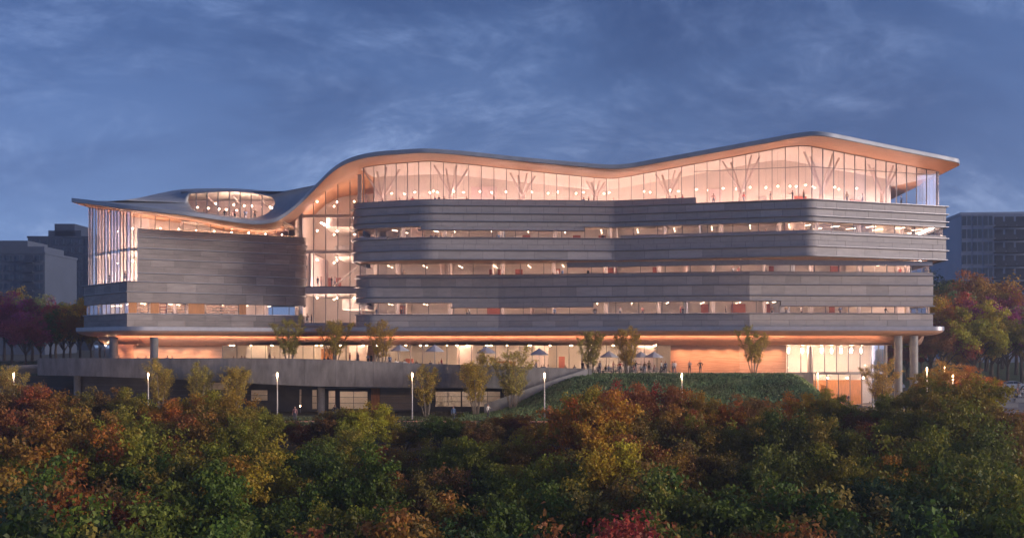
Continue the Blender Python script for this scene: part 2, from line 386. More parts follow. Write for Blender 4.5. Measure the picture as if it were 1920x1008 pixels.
# ------------------------------------------------------------------ facade of stone courses, ledges, windows
PANELS = []      # (size, path, a, b, section, material, wall part)
def courses(path, a, b, z0, z1, m, wall, wmin=1.5, wmax=2.9, rows=1, jit=.02):
    h = (z1-z0)/rows
    for r in range(rows):
        s = a; first = True
        while s < b-.05:
            wd = random.uniform(wmin, wmax)*(random.uniform(.3,.6) if first and r % 2 else 1); first = False
            e = s+wd
            if b-e < .8: e = b
            o = random.uniform(0, jit)
            PANELS.append(((e-s)*h, path, s+.014, e-.014, rect(-.05, .045+o, z0+r*h+.014, z0+(r+1)*h-.014), m, wall)); s = e
def wall_core(path, a, b, z0, z1, name):
    mb = MB(); sweep(mb, path, a, b, rect(-.38, -.03, z0+.005, z1-.005)); return mb.build(name, 'core', BLD)
def ledge(path, a, b, z, out=.42, th=.12, wall=None):
    mb = MB(); sweep(mb, path, a, b, [(-.02,z-.10),(out*.55,z-.05),(out,z+th-.07),(out,z+th-.02),(out-.03,z+th),(-.02,z+th)])
    return mb.build('ledge', 'fin_metal', wall or BLD)
def windows(path, a, b, z0, z1, wd, ins=.30, fr=.05, skip=(), solid=None, ztop=None, dp=.12, transom=None, even=True, bars=True):
    """one glass pane per bay with its mullion, top and bottom rail as a sub-part"""
    n = max(1, round((b-a)/wd)); e = np.linspace(a, b, n+1); q = path.offset(-ins); sc = q.L/path.L; res = []
    for i in range(n):
        u, v = e[i]*sc, e[i+1]*sc; t, P, N = q.sub(u, v)
        zt = [(ztop(*p) if ztop else z1) for p in P]
        if min(zt) < z0+.05: continue
        mb = MB(); r0 = [(P[k,0], P[k,1], z0) for k in range(len(t))]; r1 = [(P[k,0], P[k,1], zt[k]) for k in range(len(t))]
        mb.loft([r0, r1], closed=False); pane = mb.build('window', 'glass', BLD); res.append((e[i], e[i+1], P, pane))
        if not bars: continue
        mb = MB(); p = P[0]; nn = N[0]; an = math.atan2(-nn[0], nn[1])+math.pi
        top = zt[0]
        mb.box((p[0]+nn[0]*.02, p[1]+nn[1]*.02, (z0+top)/2), (fr*1.6, dp, top-z0), an)
        for k in range(len(t)-1):
            for (za, zb_, hh) in (((z0+.03), (z0+.03), .06), (zt[k]-.03, zt[k+1]-.03, .06)) + (((transom, transom, .07),) if transom and min(zt) > transom+.3 else ()):
                A = P[k]; B = P[k+1]; o = nn*.03
                mb.loft([[(A[0]+o[0]*g, A[1]+o[1]*g, za+h_) for g, h_ in ((-1,-hh/2),(1,-hh/2),(1,hh/2),(-1,hh/2))], [(B[0]+o[0]*g, B[1]+o[1]*g, zb_+h_) for g, h_ in ((-1,-hh/2),(1,-hh/2),(1,hh/2),(-1,hh/2))]])
        mb.build('mullion', 'mullion', pane)
    return res
def slab(path, ins, z0, z1, name='floor_slab', m='int_ceil', extra=None):
    q = path.offset(-ins); mb = MB(); mb.prism([tuple(p) for p in q.p], z0, z1); return mb.build(name, m, BLD)
def s_(path, px): return path.spx(px)

# upper block
a, b = s_(U, 664)-6.5, U.L-12
sl_, sr_ = s_(U,668), U.L-6
u0 = 6; u1 = U.L-4
c789, c1096, c1305, c726, c1164 = s_(U,789), s_(U,1096), s_(U,1305), s_(U,726), s_(U,1164)
UW = wall_core(U, u0, u1, 19.80, 22.57, 'parapet_wall')
wall_core(U, u0, c1305, 22.57, 23.40, 'parapet_wall')
wall_core(U, c789, c1096, 19.30, 19.80, 'parapet_wall')
UB = wall_core(U, u0, u1, 15.34, 18.21, 'spandrel_wall')
wall_core(U, u0, c726, 18.21, 18.62, 'spandrel_wall'); wall_core(U, c1164, u1, 18.21, 18.70, 'spandrel_wall')
courses(U, u0, c1305, 22.57, 23.40, 'stone', UW)
courses(U, u0, u1, 21.50, 22.57, 'stone', UW); courses(U, u0, u1, 20.46, 21.50, 'stone', UW); courses(U, u0, u1, 19.80, 20.46, 'stone', UW)
courses(U, c789, c1096, 19.30, 19.80, 'stone', UW)
courses(U, u0, c726, 18.21, 18.62, 'stone', UB); courses(U, c1164, u1, 18.21, 18.70, 'stone', UB)
courses(U, u0, u1, 16.57, 18.21, 'stone', UB, rows=2); courses(U, u0, u1, 15.34, 16.57, 'stone', UB, 2.4, 4.6)
for z in (22.57, 21.50, 20.46): ledge(U, u0, u1, z, wall=UW)
ledge(U, u0, c1305, 23.40, .12, .06, UW); ledge(U, u0, c789, 19.80, .40, .10, UW); ledge(U, c1096, u1, 19.80, .40, .10, UW); ledge(U, c789-.3, c1096, 19.30, .35, .10, UW)
for z in (18.21, 16.57): ledge(U, u0, u1, z, wall=UB)
ledge(U, u0, u1, 15.34, .30, .10, UB)
# lower block
l0 = 6; l1 = L.L-4
c1063, c848, c1112, c1464 = s_(L,1063), s_(L,848), s_(L,1112), s_(L,1464)
LF = wall_core(L, c1063, l1, 14.68, 15.30, 'fascia_wall'); mb = MB(); sweep(mb, L, c1063, l1, rect(-.25, -.01, 14.68, 15.30)); mb.build('fascia', 'fin_metal', LF)
LW = wall_core(L, l0, l1, 9.78, 13.71, 'spandrel_wall'); wall_core(L, c848, c1112, 9.09, 9.78, 'spandrel_wall'); wall_core(L, c1464, l1, 9.09, 9.78, 'spandrel_wall')
LB = wall_core(L, l0, l1, 6.30, 8.07, 'base_wall')
courses(L, l0, l1, 13.24, 13.71, 'stone', LW); courses(L, l0, l1, 11.94, 13.24, 'stone', LW, 1.9, 3.2); courses(L, l0, l1, 10.48, 11.94, 'stone', LW, 1.9, 3.2); courses(L, l0, l1, 9.78, 10.48, 'stone', LW, 1.9, 3.4)
courses(L, c848, c1112, 9.09, 9.78, 'stone', LW); courses(L, c1464, l1, 9.09, 9.78, 'stone', LW)
courses(L, l0, l1, 6.30, 8.07, 'stone', LB, 2.2, 3.8, rows=2)
for z in (13.24, 11.94, 10.48): ledge(L, l0, l1, z, .32, wall=LW)
ledge(L, l0, c848, 9.78, .30, .08, LW); ledge(L, c1112, c1464, 9.78, .30, .08, LW); ledge(L, c848-.2, c1112, 9.09, .30, .08, LW); ledge(L, c1464-.2, l1, 9.09, .30, .08, LW)
ledge(L, l0, l1, 8.07, .30, .08, LB)
# left wing
w0 = W.s[0]+18; wc = s_(W,260); we = W.L-8; wcor = s_(W,239)
WW = wall_core(W, wc, we, 12.4, 19.7, 'wing_wall'); WP = wall_core(W, w0, we, 9.6, 12.4, 'plinth_wall'); WB = wall_core(W, w0, we, 6.30, 8.07, 'base_wall')
zz = [12.4, 13.6, 15.5, 17.0, 18.5, 19.7]
for i in range(5):
    courses(W, wc, we, zz[i], zz[i+1], 'stone_dark', WW, 1.7, 4.2, rows=1 if i in (0,) else 2)
    if i: ledge(W, wc, we, zz[i], .26, .09, WW)
courses(W, w0, we, 11.0, 12.4, 'stone_dark', WP, 2.2, 4.5); courses(W, w0, we, 9.6, 11.0, 'stone_dark', WP, 2.2, 4.5)
ledge(W, w0, we, 12.4, .26, .09, WP); ledge(W, w0, we, 11.0, .26, .09, WP)
courses(W, w0, we, 6.30, 8.07, 'stone_dark', WB, 2.2, 4.8, rows=2); ledge(W, w0, we, 8.07, .2, .07, WB)
mb = MB(); sweep(mb, W, wc-.12, wc, rect(-.5, .1, 12.5, 19.75)); mb.build('wall_end', 'fin_metal', WW)

PANELS.sort(key=lambda p: -p[0]*(1 if p[2] else 1))
rest = {}
for k, (ar, path, a, b, sec, m, wall) in enumerate(PANELS):
    if k < 300:
        mb = MB(); sweep(mb, path, a, b, sec); mb.build('stone_panel', m, wall)
    else:
        sweep(rest.setdefault(m, MB()), path, a, b, sec)
for m, q in rest.items():
    tag(q.build('small_stone_panels', m, BLD), kind='stuff')

# window bands
windows(U, s_(U,666), c789, 18.25, 19.80, 3.35); windows(U, c789, c1096, 18.25, 19.30, 3.35); windows(U, c1096, u1, 18.25, 19.80, 3.35)
windows(L, s_(L,670), c1063, 13.71, 15.30, 3.35, .45); windows(L, c1063, l1, 13.71, 14.68, 3.35, .4)
windows(L, s_(L,670), c848, 8.12, 9.78, 3.35); windows(L, c848, c1112, 8.12, 9.09, 3.35); windows(L, c1112, c1464, 8.12, 9.78, 3.35); windows(L, c1464, l1, 8.12, 9.09, 3.35)
windows(W, w0, s_(W,240), 8.12, 9.6, 1.7); windows(W, s_(W,240), s_(W,570), 8.12, 9.6, 2.6)
# top floor glass hall
GT = lambda x, y: soffit(x, y)-.03
windows(U, s_(U,672), c1305, 22.5, 0, 1.75, .75, .045, ztop=GT)
windows(U, c1305, U.L-18, 22.66, 0, 1.75, .75, .045, ztop=GT, transom=27.0)
windows(U, U.L-18, U.L-6, 22.66, 0, 2.4, .75, .045, ztop=GT)
# left wing glass corner and clerestory
windows(W, w0+2, s_(W,258), 12.5, 0, 1.25, .5, .045, ztop=GT, transom=17.0)
windows(W, s_(W,260), s_(W,566), 19.7, 0, 1.9, .6, .04, ztop=GT)

# lines of the inner walls
UI = Path([(-21,170),(-20.4,165.5),(-9.5,163.2),(14.2,164.6),(38.7,157.3),(55.0,163.6),(57.5,170)])
UI4 = Path([(-20,167),(-19,163.5),(-10.6,160.0),(14.2,161.6),(38.7,154.2),(58,161.6)])
LI = Path([(-21,170),(-20,167.4),(-1.0,167.4),(32.2,160.2),(57,162.6)])
WI = Path([(-58.5,167),(-51.5,158.6),(-36.5,167.8)])
WI9 = Path([(-50,161.5),(-36.5,170)])
# floors, ceilings, interior walls
slab(U, .42, 22.0, 22.45, m='int_floor'); slab(U, .40, 20.40, 21.95)
slab(U, .40, 17.0, 17.4, m='int_floor'); slab(U, .40, 15.90, 16.95)
_t, _q, _n = L.offset(-.62).sub(6.5, L.offset(-.62).L-4.5); _u, _v, _w = U.offset(-.06).sub(u0, U.offset(-.06).L-4)
mb = MB(); mb.prism([tuple(p) for p in _v]+[tuple(p) for p in _q[::-1]], 15.37, 15.52); mb.build('overhang_soffit', 'copper_soffit', BLD)
slab(L, .42, 12.5, 12.9, m='int_floor'); slab(L, .40, 10.35, 12.45); slab(L, .42, 7.0, 7.5, m='int_floor')
slab(W, .42, 11.9, 12.42, m='int_floor'); slab(W, .40, 10.2, 11.85); slab(W, .42, 7.0, 7.5, m='int_floor')
q = W.offset(-.9); 
mb = MB(); mb.prism([tuple(q.at(t)) for t in np.linspace(w0+3, s_(W,258), 8)]+[(-49,175),(-58,180)], 16.75, 17.05); mb.build('floor_slab', 'int_ceil', BLD)
def backwall(path, ins, a, b, z0, z1, m='int_wall', ztop=None):
    q = path.offset(-ins); sc = q.L/path.L; mb = MB(); t, P, N = q.sub(a*sc, b*sc)
    t = np.linspace(a*sc, b*sc, 40); P = np.array([q.at(x) for x in t])
    mb.loft([[(p[0], p[1], z0) for p in P], [(p[0], p[1], (ztop(*p) if ztop else z1)) for p in P]], closed=False)
    return mb.build('interior_wall', m, BLD)
def rooms(path, inner, a, b, z0, z1, ins, lampz, seed, n_part=7, lamps=True, step=5.0, lm='lamp_room', ll=1.5):
    rg = random.Random(seed); backwall(inner, 0, 0, inner.L, z0, z1)
    q = path
    for k in range(n_part):                                # cross walls
        s = a+(b-a)*(k+rg.uniform(.25,.75))/n_part; p = q.at(s); n = q.nat(s); n = n/np.linalg.norm(n)
        mb = MB(); d0 = rg.uniform(2.2, 4.5); mid = p-n*(d0+ins)/2
        mb.box((mid[0], mid[1], (z0+z1)/2), (.16, ins-d0-.2, z1-z0-.01), math.atan2(-n[0], n[1])); mb.build('partition', rg.choice(['int_pink','int_wall','int_wall','int_blue']), BLD)
    for k in range(int((b-a)/6)):                          # doors and dark niches on the back wall
        s = a+(b-a)*(k+rg.uniform(.2,.8))/int((b-a)/6); p = q.at(s); n = q.nat(s); n = n/np.linalg.norm(n); p = p-n*(ins-.08)
        if rg.random() < .7:
            mb = MB(); wd = rg.choice([1.1, 1.1, 2.0]); mb.box((p[0], p[1], z0+1.08), (wd, .1, 2.15), math.atan2(-n[0], n[1])); mb.build('interior_door', 'int_door', BLD)
    for k in range(int((b-a)/7.5)):                        # round columns
        s = a+(k+.5)*7.5; p = q.at(s); n = q.nat(s); n = n/np.linalg.norm(n); p = p-n*3.4
        mb = MB(); mb.lathe([(.3,z0),(.3,z1-.01)], (p[0],p[1],0), 14); mb.build('interior_column', 'column_white', BLD, True)
    if lamps:
        for k in range(int((b-a)/step)):
            s = a+(k+.5)*step; p = q.at(s); n = q.nat(s); n = n/np.linalg.norm(n); dep = rg.choice([2.6, 3.2, 3.8]); p = p-n*dep
            mb = MB(); mb.box((p[0], p[1], lampz), (.05, ll, .03), math.atan2(-n[0], n[1])); mb.build('ceiling_lamp', lm, BLD)
            p2 = p-n*3.2
            mb = MB(); mb.box((p2[0], p2[1], lampz), (.05, ll, .03), math.atan2(-n[0], n[1])); mb.build('ceiling_lamp', lm, BLD)
rooms(U, UI4, s_(U,690), u1, 17.4, 20.4, 9, 19.75, 1)
rooms(L, LI, s_(L,690), l1, 12.9, 15.9, 9, 15.2, 2)
rooms(L, LI, s_(L,690), l1, 7.5, 10.35, 9, 9.7, 3)
rooms(W, WI, w0+3, s_(W,555), 7.5, 10.2, 5.5, 9.5, 4, n_part=4, step=4)
for x0, x1 in ((239.7,254.6),(282,297),(353,383.5),(448.6,462)):
    mb = MB(); sweep(mb, W, s_(W,x0), s_(W,x1), rect(-.22, -.14, 8.14, 9.58)); mb.build('wood_panel', 'int_wood', BLD)
for x0, x1 in ((256,280),(299,350),(386,446)):            # book shelves of the library
    q = W.offset(-2.6); mb = MB(); a = s_(q,x0); b = s_(q,x1)
    for z in (7.55,7.95,8.35,8.75,9.15,9.5): sweep(mb, q, a, b, rect(-.35, 0, z, z+.05))
    sh = mb.build('bookshelf', 'shelf_dark', BLD)
    mb = MB()
    for z in (7.6,8.0,8.4,8.8,9.2):
        s = a+.05
        while s < b-.3:
            e = min(b-.05, s+random.uniform(.5,1.6)); sweep(mb, q, s, e, rect(-.3, -.05, z, z+random.uniform(.2,.28))); s = e+random.uniform(.05,.4)
    mb.build('books', 'books', sh)

def cove(path, a, b, d, z, m='hidden_fill_room', wd=.12, step=6.0, name='hidden_fill_lamp'):  # added strips, kept out of sight, for diffuse room light
    n = max(1, round((b-a)/step))
    for i in range(n):
        mb = MB(); sweep(mb, path, a+(b-a)*i/n+.15, a+(b-a)*(i+1)/n-.15, rect(-d-wd, -d, z, z+.05)); mb.build(name, m, BLD)
cove(U, s_(U,672), u1, .55, 20.2); cove(L, s_(L,674), l1, .6, 15.62); cove(L, s_(L,674), l1, .55, 10.15); cove(W, w0+3, s_(W,560), .55, 10.0)
cove(U, s_(U,680), U.L-20, 1.6, 22.46, 'hidden_fill_floor', .2); cove(UI, 3, UI.L, -1.6, 22.46, 'hidden_fill_floor', .2)
cove(W, w0+4, s_(W,254), 2.4, 12.43, 'hidden_fill_atrium', .3, 3.0); cove(W, w0+4, s_(W,254), 3.4, 17.06, 'hidden_fill_atrium', .2, 3.0); cove(W, s_(W,275), s_(W,550), 1.4, 19.4, 'hidden_fill_room', .12)
# top floor: back wall, timber columns, pendants, up-lights under the eaves
UT = lambda x, y: soffit(x, y)-.02
backwall(UI, 0, 0, UI.L, 22.45, 0, ztop=UT)
q12 = UI
_a = U.offset(-.85); mb = MB(); rws = []
for g in (0,.25,.5,.75,1.0):
    r = []
    for t in np.linspace(0,1,90):
        A = _a.at(s_(_a,676)+(_a.L-14-s_(_a,676))*t); B = UI.at(4.5+(UI.L-4.5)*t); p = A+(B-A)*g; r.append((p[0],p[1],soffit(*p)-.07))
    rws.append(r)
mb.loft(rws, closed=False); mb.build('ceiling', 'int_ceil', BLD, True)
for px, wd, hh, m in ((735,2.2,2.3,'int_door'),(900,5,4.4,'int_pink'),(1235,3,2.2,'int_pink'),(1345,2.4,3.6,'int_pink'),(1500,1.8,2.3,'int_door'),(1605,2.6,2.2,'int_door'),(1430,1.2,2.2,'column_white'),(1040,4.5,2.0,'int_pink')):
    s = s_(q12,px); p = q12.at(s); n = q12.nat(s); n /= np.linalg.norm(n)
    mb = MB(); mb.box((p[0]+n[0]*.1, p[1]+n[1]*.1, 22.45+hh/2), (wd, .16, hh), math.atan2(-n[0], n[1])); mb.build('interior_door', m, BLD)
q35 = U.offset(-4.2)
for px in (716, 846, 980, 1117, 1254, 1390, 1541, 1655):
    p = q35.at(s_(q35, px)); zs = soffit(*p)-.1; top = min(zs, 28.9); base = 22.45; knee = base+1.9+random.uniform(-.1,.2)
    mb = MB(); mb.lathe([(.38,base),(.38,knee),(.30,knee+.15)], (p[0],p[1],0), 14); tcol = mb.build('tree_column', 'timber', BLD, True)
    for a in (R(20), R(110), R(200), R(290)):
        r = (top-knee)*.62; e = (p[0]+r*math.cos(a), p[1]+r*.8*math.sin(a)); zt = soffit(*e)-.02
        mb = MB(); mb.tube([(p[0],p[1],knee-.1),(e[0],e[1],zt)], [.17,.14], 8); mb.build('strut', 'timber', tcol)
for k, ins in ((0, 3.6), (1, 7.2)):
    a = s_(U,690); b = s_(U,1660); n = 20 if k != 1 else 18
    for i in range(n):
        _s = a+(b-a)*(i+.5)/n; p = U.at(_s)-U.dirat(_s)[::-1]*np.array([1,-1])*ins; z = 25.0+(.35 if k == 1 else 0)
        mb = MB(); mb.lathe([(.01,-.04),(.042,-.02),(.045,.015),(.03,.035),(.01,.045)], (p[0],p[1],z), 8); lm_ = mb.build('pendant_lamp', 'lamp_pendant', BLD, True)
        mb = MB(); mb.box((p[0], p[1], (z+.1+soffit(*p))/2), (.015,.015,soffit(*p)-z-.1)); mb.build('cord', 'mullion', lm_)
mb = MB(); sweep(mb, U, s_(U,680), U.L-20, rect(-.52, -.40, 22.47, 22.53)); mb.build('eaves_uplight', 'lamp_uplight', BLD)
mb = MB(); sweep(mb, W, s_(W,275), s_(W,560), rect(-.48, -.36, 19.702, 19.73)); mb.build('eaves_uplight', 'lamp_uplight', BLD)
# left glass corner: timber blades, room wall, pendants
q = W.offset(-1.6); a = s_(q,170); b = s_(q,256)
for i in range(13):
    s = a+(b-a)*(i+.5)/13; p = q.at(s); zt = soffit(*p)-.1; n = q.nat(s)
    mb = MB(); mb.box((p[0],p[1],(12.45+zt)/2), (.08,.30,zt-12.45), math.atan2(-n[0], n[1])+.3); mb.build('timber_blade', 'timber', BLD)
mb = MB(); mb.loft([[(-61.2,172,12.43),(-58.2,168.5,12.43),(-52.5,162,12.43),(-44,168,12.43)],[(-61.2,172,24.0),(-58.2,168.5,23.2),(-52.5,162,22.0),(-44,168,20.9)]], closed=False); mb.build('interior_wall', 'int_wall', BLD)
for zc in (15.6, 20.2):
    for x, y in ((-60,166),(-57,162),(-53.5,158),(-56,168),(-51,162)):
        mb = MB(); mb.lathe([(.02,-.06),(.07,-.03),(.07,.03),(.02,.07)], (x,y,zc), 8); mb.build('pendant_lamp', 'lamp_pendant', BLD, True)
for i in range(16):                                        # clerestory lamps of the wing
    q = W.offset(-3.5); s = s_(q,275)+(s_(q,545)-s_(q,275))*(i+.5)/16; p = q.at(s)
    mb = MB(); mb.lathe([(.02,-.04),(.05,-.02),(.05,.02),(.02,.05)], (p[0],p[1],19.95+.25*(i%2)), 8); mb.build('pendant_lamp', 'lamp_pendant', BLD, True)
backwall(WI9, 0, 0, WI9.L, 19.0, 0, 'int_wall', ztop=lambda x,y: soffit(x,y)-.05)

# atrium between the wing and the main block
AY = 166.0
def arow(z0, z1, n=5, ztop=None):
    for i in range(n):
        xa = -31.2+(-22.2+31.2)*i/n; xb = -31.2+(9.0)*(i+1)/n
        ta, tb = (soffit(xa,AY)-.03, soffit(xb,AY)-.03) if ztop else (z1, z1)
        mb = MB(); mb.poly([(xa,AY,z0),(xb,AY,z0),(xb,AY,tb),(xa,AY,ta)]); pane = mb.build('window', 'glass', BLD)
        mb = MB(); mb.box((xa,AY-.04,(z0+ta)/2),(.09,.22,ta-z0)); mb.box(((xa+xb)/2,AY-.02,z0+.04),(xb-xa,.12,.08)); mb.build('mullion', 'mullion', pane)
arow(7.0, 11.3); arow(12.4, 17.3); arow(17.75, 22.6); arow(23.05, 0, ztop=True)
for z in (17.3, 22.6):
    mb = MB(); mb.box((-26.7,AY+.05,z+.24),(9.2,.25,.34)); mb.build('transom_beam', 'column_white', BLD)
mb = MB(); mb.box((-26.7,AY+9,11.85),(9.2,18,.95)); mb.build('floor_slab', 'column_white', BLD)
mb = MB(); mb.box((-26.7,AY+9,6.5),(9.2,18.4,.4)); mb.build('floor_slab', 'int_floor', BLD)
mb = MB(); _x = np.linspace(-33.4,-18.6,16); mb.loft([[(x,AY+17.5,6) for x in _x],[(x,AY+17.5,soffit(x,AY+17.5)-.02) for x in _x]], closed=False); mb.build('interior_wall', 'int_wall', BLD)
mb = MB(); _y = np.linspace(AY+.6,AY+17.5,10); mb.loft([[(-32.3,y,6) for y in _y],[(-32.3,y,soffit(-32.3,y)-.02) for y in _y]], closed=False); mb.build('interior_wall', 'int_wall', BLD)
mb = MB(); mb.box((-30.2,AY+9.2,15),(.3,16,5)); mb.build('interior_wall', 'int_pink', BLD)
for z, x0 in ((17.2,-27.2),(21.6,-28.6),(9.2,-26.0)):     # balconies with curved edges
    mb = MB(); poly = [(-21.8,AY+17),(-21.8,AY+3.2)]+[(x0+2.6-2.6*math.sin(t),AY+5.8-2.6*math.cos(t)) for t in np.linspace(0,math.pi/2,8)]+[(x0,AY+17)]
    mb.prism(poly, z, z+.55); bal = mb.build('balcony', 'int_wall', BLD)
    mb = MB(); mb.prism([(p[0]*.998-.05,p[1]) for p in poly[1:-1]]+[(p[0]*.998+.05,p[1]+.1) for p in poly[1:-1]][::-1], z+.55, z+1.6); mb.build('balustrade', 'int_ceil', bal)
mb = MB()
for k in range(22): mb.box((-29.5+k*.26, AY+13.5, 12.4+k*.21), (.28, 1.8, .16))
mb.build('stair_flight', 'int_wall', BLD)
for z in (10.9, 16.6, 21.0, 25.4):
    for k, (x, y) in enumerate(((-29.4,AY+3),(-26.5,AY+3.6),(-23.8,AY+3),(-27.8,AY+9),(-24.6,AY+9))):
        mb = MB(); mb.lathe([(.02,-.06),(.07,-.03),(.07,.03),(.02,.07)], (x,y,z), 8); mb.build('pendant_lamp', 'lamp_pendant', BLD, True)
for z in (6.72, 12.34):  # added fill strips, hidden behind the slab edges
    for y in (AY+2.2, AY+7.5):
        mb = MB(); mb.box((-26.7,y,z+.03),(8.4,.2,.05)); mb.build('hidden_fill_lamp', 'hidden_fill_atrium', BLD)
for z in (17.75, 22.15): 
    mb = MB(); mb.box((-24.4,AY+5.5,z+.03),(3.6,.2,.05)); mb.build('hidden_fill_lamp', 'hidden_fill_atrium', BLD)
mb = MB(); mb.box((-26.7,AY-.02,6.86),(9.3,.3,.36)); mb.build('sill', 'zinc', BLD)
mb = MB(); mb.box((-26.7,AY+.1,12.36),(9.2,.2,.14)); mb.build('sill', 'zinc', BLD)
mb = MB(); mb.box((-28.6,AY+8,22.1),(.3,12,.05)); mb.build('hidden_fill_lamp', 'hidden_fill_floor', BLD)  # another added strip out of view, brightens the upper atrium
for x in (-29.9,-28.4):
    mb = MB(); mb.box((x,AY+17.2,13.6),(.9,.2,2.3)); mb.build('interior_door', 'int_door', BLD)
mb = MB(); mb.box((-31.35,AY+.3,15),(.55,.9,17)); mb.build('pier', 'zinc', BLD)
mb = MB(); mb.box((-22.0,AY-4.2,25.7),(.5,.7,6.2)); mb.build('pier', 'zinc', BLD)

# eyebrow dormer on the roof of the wing
lens = [(350,378),(350,369),(354,362),(368,360.6),(386,360),(410,358.6),(433,358),(458,359.6),(481,363),(497,365.5),(509.5,370),(514.5,376),(515,383),(509,393),(502,399),(494,403.5),(480,407.6),(465,408.6),(448,407.2),(433,405),(410,402),(386,399),(372,396.8),(363.5,394),(356,388)]
top = [(205,377),(235,375),(262,370.5),(300,362),(325,357),(345,354.6),(370,353.4),(400,353),(430,353),(460,354.4),(490,357),(515,358.4),(535,357.6),(555,354),(575,349),(592,338)]
fe = [(pxof(e[0],e[1]), HY-(e[2]+TH-CAMZ)*F/e[1]) for e in EC if -58 < e[0] < -25.6]
outer = top+[p for p in fe[::-1]]
cx0, cy0 = 432, 383
def ray(poly, a):
    d = np.array([math.cos(a), math.sin(a)]); best = None
    for i in range(len(poly)):
        p = np.array(poly[i]); q = np.array(poly[(i+1) % len(poly)]); e = q-p; den = d[0]*e[1]-d[1]*e[0]
        if abs(den) < 1e-9: continue
        w_ = p-np.array([cx0,cy0]); t = (w_[0]*e[1]-w_[1]*e[0])/den; u = (w_[0]*d[1]-w_[1]*d[0])/den
        if t > 0 and -1e-6 <= u <= 1+1e-6 and (best is None or t < best): best = t
    return np.array([cx0,cy0])+d*best
angs = sorted(list(np.linspace(-math.pi, math.pi, 140, endpoint=False))+[math.atan2(p[1]-cy0, p[0]-cx0) for p in outer])
LY = 156.2
ring_o, ring_l = [], []
for a in angs:
    o = ray(outer, a); l = ray(lens, a)
    front = np.interp(o[0], [p[0] for p in fe], [p[1] for p in fe]); topy = np.interp(o[0], [p[0] for p in top], [p[1] for p in top])
    k = float(np.clip((front-o[1])/max(2., front-topy), 0, 1)); k = 1 if k > .93 else (0 if k < .07 else k)
    yf = np.interp(o[0], [p[0] for p in fe], [e[1] for e in EC if -58 < e[0] < -25.6])+.1
    ring_o.append((o, yf+(161.5-yf)*k*ss(215, 330, o[0])+ (1.5*k*(1-ss(215,330,o[0]))))); ring_l.append((l, LY))
rings = []
for g in (0,.12,.3,.5,.7,.86,.95,1.0):
    r = []
    for (o, yo), (l, yl) in zip(ring_o, ring_l):
        p = o+(l-o)*g; y = yo+(yl-yo)*(g**.8)+ .7*math.sin(math.pi*g)*0
        r.append((wx(p[0],y), y, wz(p[1],y)))
    rings.append(r)
rings.append([(x, y+.9, z) for x, y, z in rings[-1]])
mb = MB(); mb.loft(rings, closed=True, caps=False)
tb = [(wx(p[0], 161.5), 161.5, wz(p[1],161.5)) for p in top[2:-3]]
mb.loft([tb, [(x,186,z) for x,y,z in tb]], closed=False)
DOR = mb.build('dormer', 'zinc', BLD, True)
def lens_y(px):
    up = [p for p in lens if p[1] < 380]; lo = [p for p in lens if p[1] >= 380]
    up = sorted(up); lo = sorted(lo)
    return np.interp(px, [p[0] for p in up], [p[1] for p in up]), np.interp(px, [p[0] for p in lo], [p[1] for p in lo])
GY = LY+.55
cuts = [351,368,388.5,409,430,450.5,471,491.5,514]
for i in range(8):
    pp = np.linspace(cuts[i], cuts[i+1], 7); up = [lens_y(p)[0] for p in pp]; lo = [lens_y(p)[1] for p in pp]
    mb = MB(); mb.poly([(wx(p,GY),GY,wz(y,GY)) for p,y in zip(pp,up)]+[(wx(p,GY),GY,wz(y,GY)) for p,y in zip(pp[::-1],lo[::-1])]); pane = mb.build('window', 'glass', BLD)
    if i:
        zt, zb = wz(up[0],GY), wz(lo[0],GY); mb = MB(); mb.box((wx(cuts[i],GY),GY-.02,(zt+zb)/2),(.10,.2,zt-zb)); mb.build('mullion', 'mullion', pane)
DY0, DY1 = GY+.2, 168
mb = MB(); mb.poly([(wx(338,GY),GY+.45,25.3),(wx(528,GY),GY+.45,25.3),(wx(545,DY1),DY1,25.5),(wx(328,DY1),DY1,25.5)]); mb.build('ceiling', 'int_ceil', BLD)
mb = MB(); mb.loft([[(wx(342,GY),GY+.6,20.9),(wx(332,DY1),DY1,20.9),(wx(540,DY1),DY1,20.9),(wx(524,GY),GY+.6,20.9)],[(wx(342,GY),GY+.6,25.3),(wx(332,DY1),DY1,25.4),(wx(540,DY1),DY1,25.4),(wx(524,GY),GY+.6,25.3)]], closed=False); mb.build('interior_wall', 'int_pink', BLD)
mb = MB(); mb.box(((wx(340,GY)+wx(530,GY))/2,(DY0+DY1)/2,21.15),(wx(530,GY)-wx(340,GY),DY1-DY0,.2)); mb.build('floor_slab', 'int_floor', BLD)
for i in range(13):
    x = wx(362+11.5*i, GY); y = GY+2.2+2.6*((i*7)%3); mb = MB()
    mb.lathe([(.02,-.06),(.07,-.03),(.07,.03),(.02,.07)], (x,y,23.3+.18*((i*5)%4)), 8); mb.build('pendant_lamp', 'lamp_pendant', BLD, True)
mb = MB(); mb.box(((wx(340,GY)+wx(530,GY))/2,GY+1.6,21.3),(11,.3,.05)); mb.build('hidden_fill_lamp', 'hidden_fill_atrium', BLD)  # added strip below the sill line, fills the dormer with light
for i in range(3):
    mb = MB(); mb.tube([(wx(380+50*i,GY),GY+2,24.9),(wx(368+50*i,GY),DY1,24.6)],[.12,.12],6); mb.build('roof_beam', 'timber', BLD)

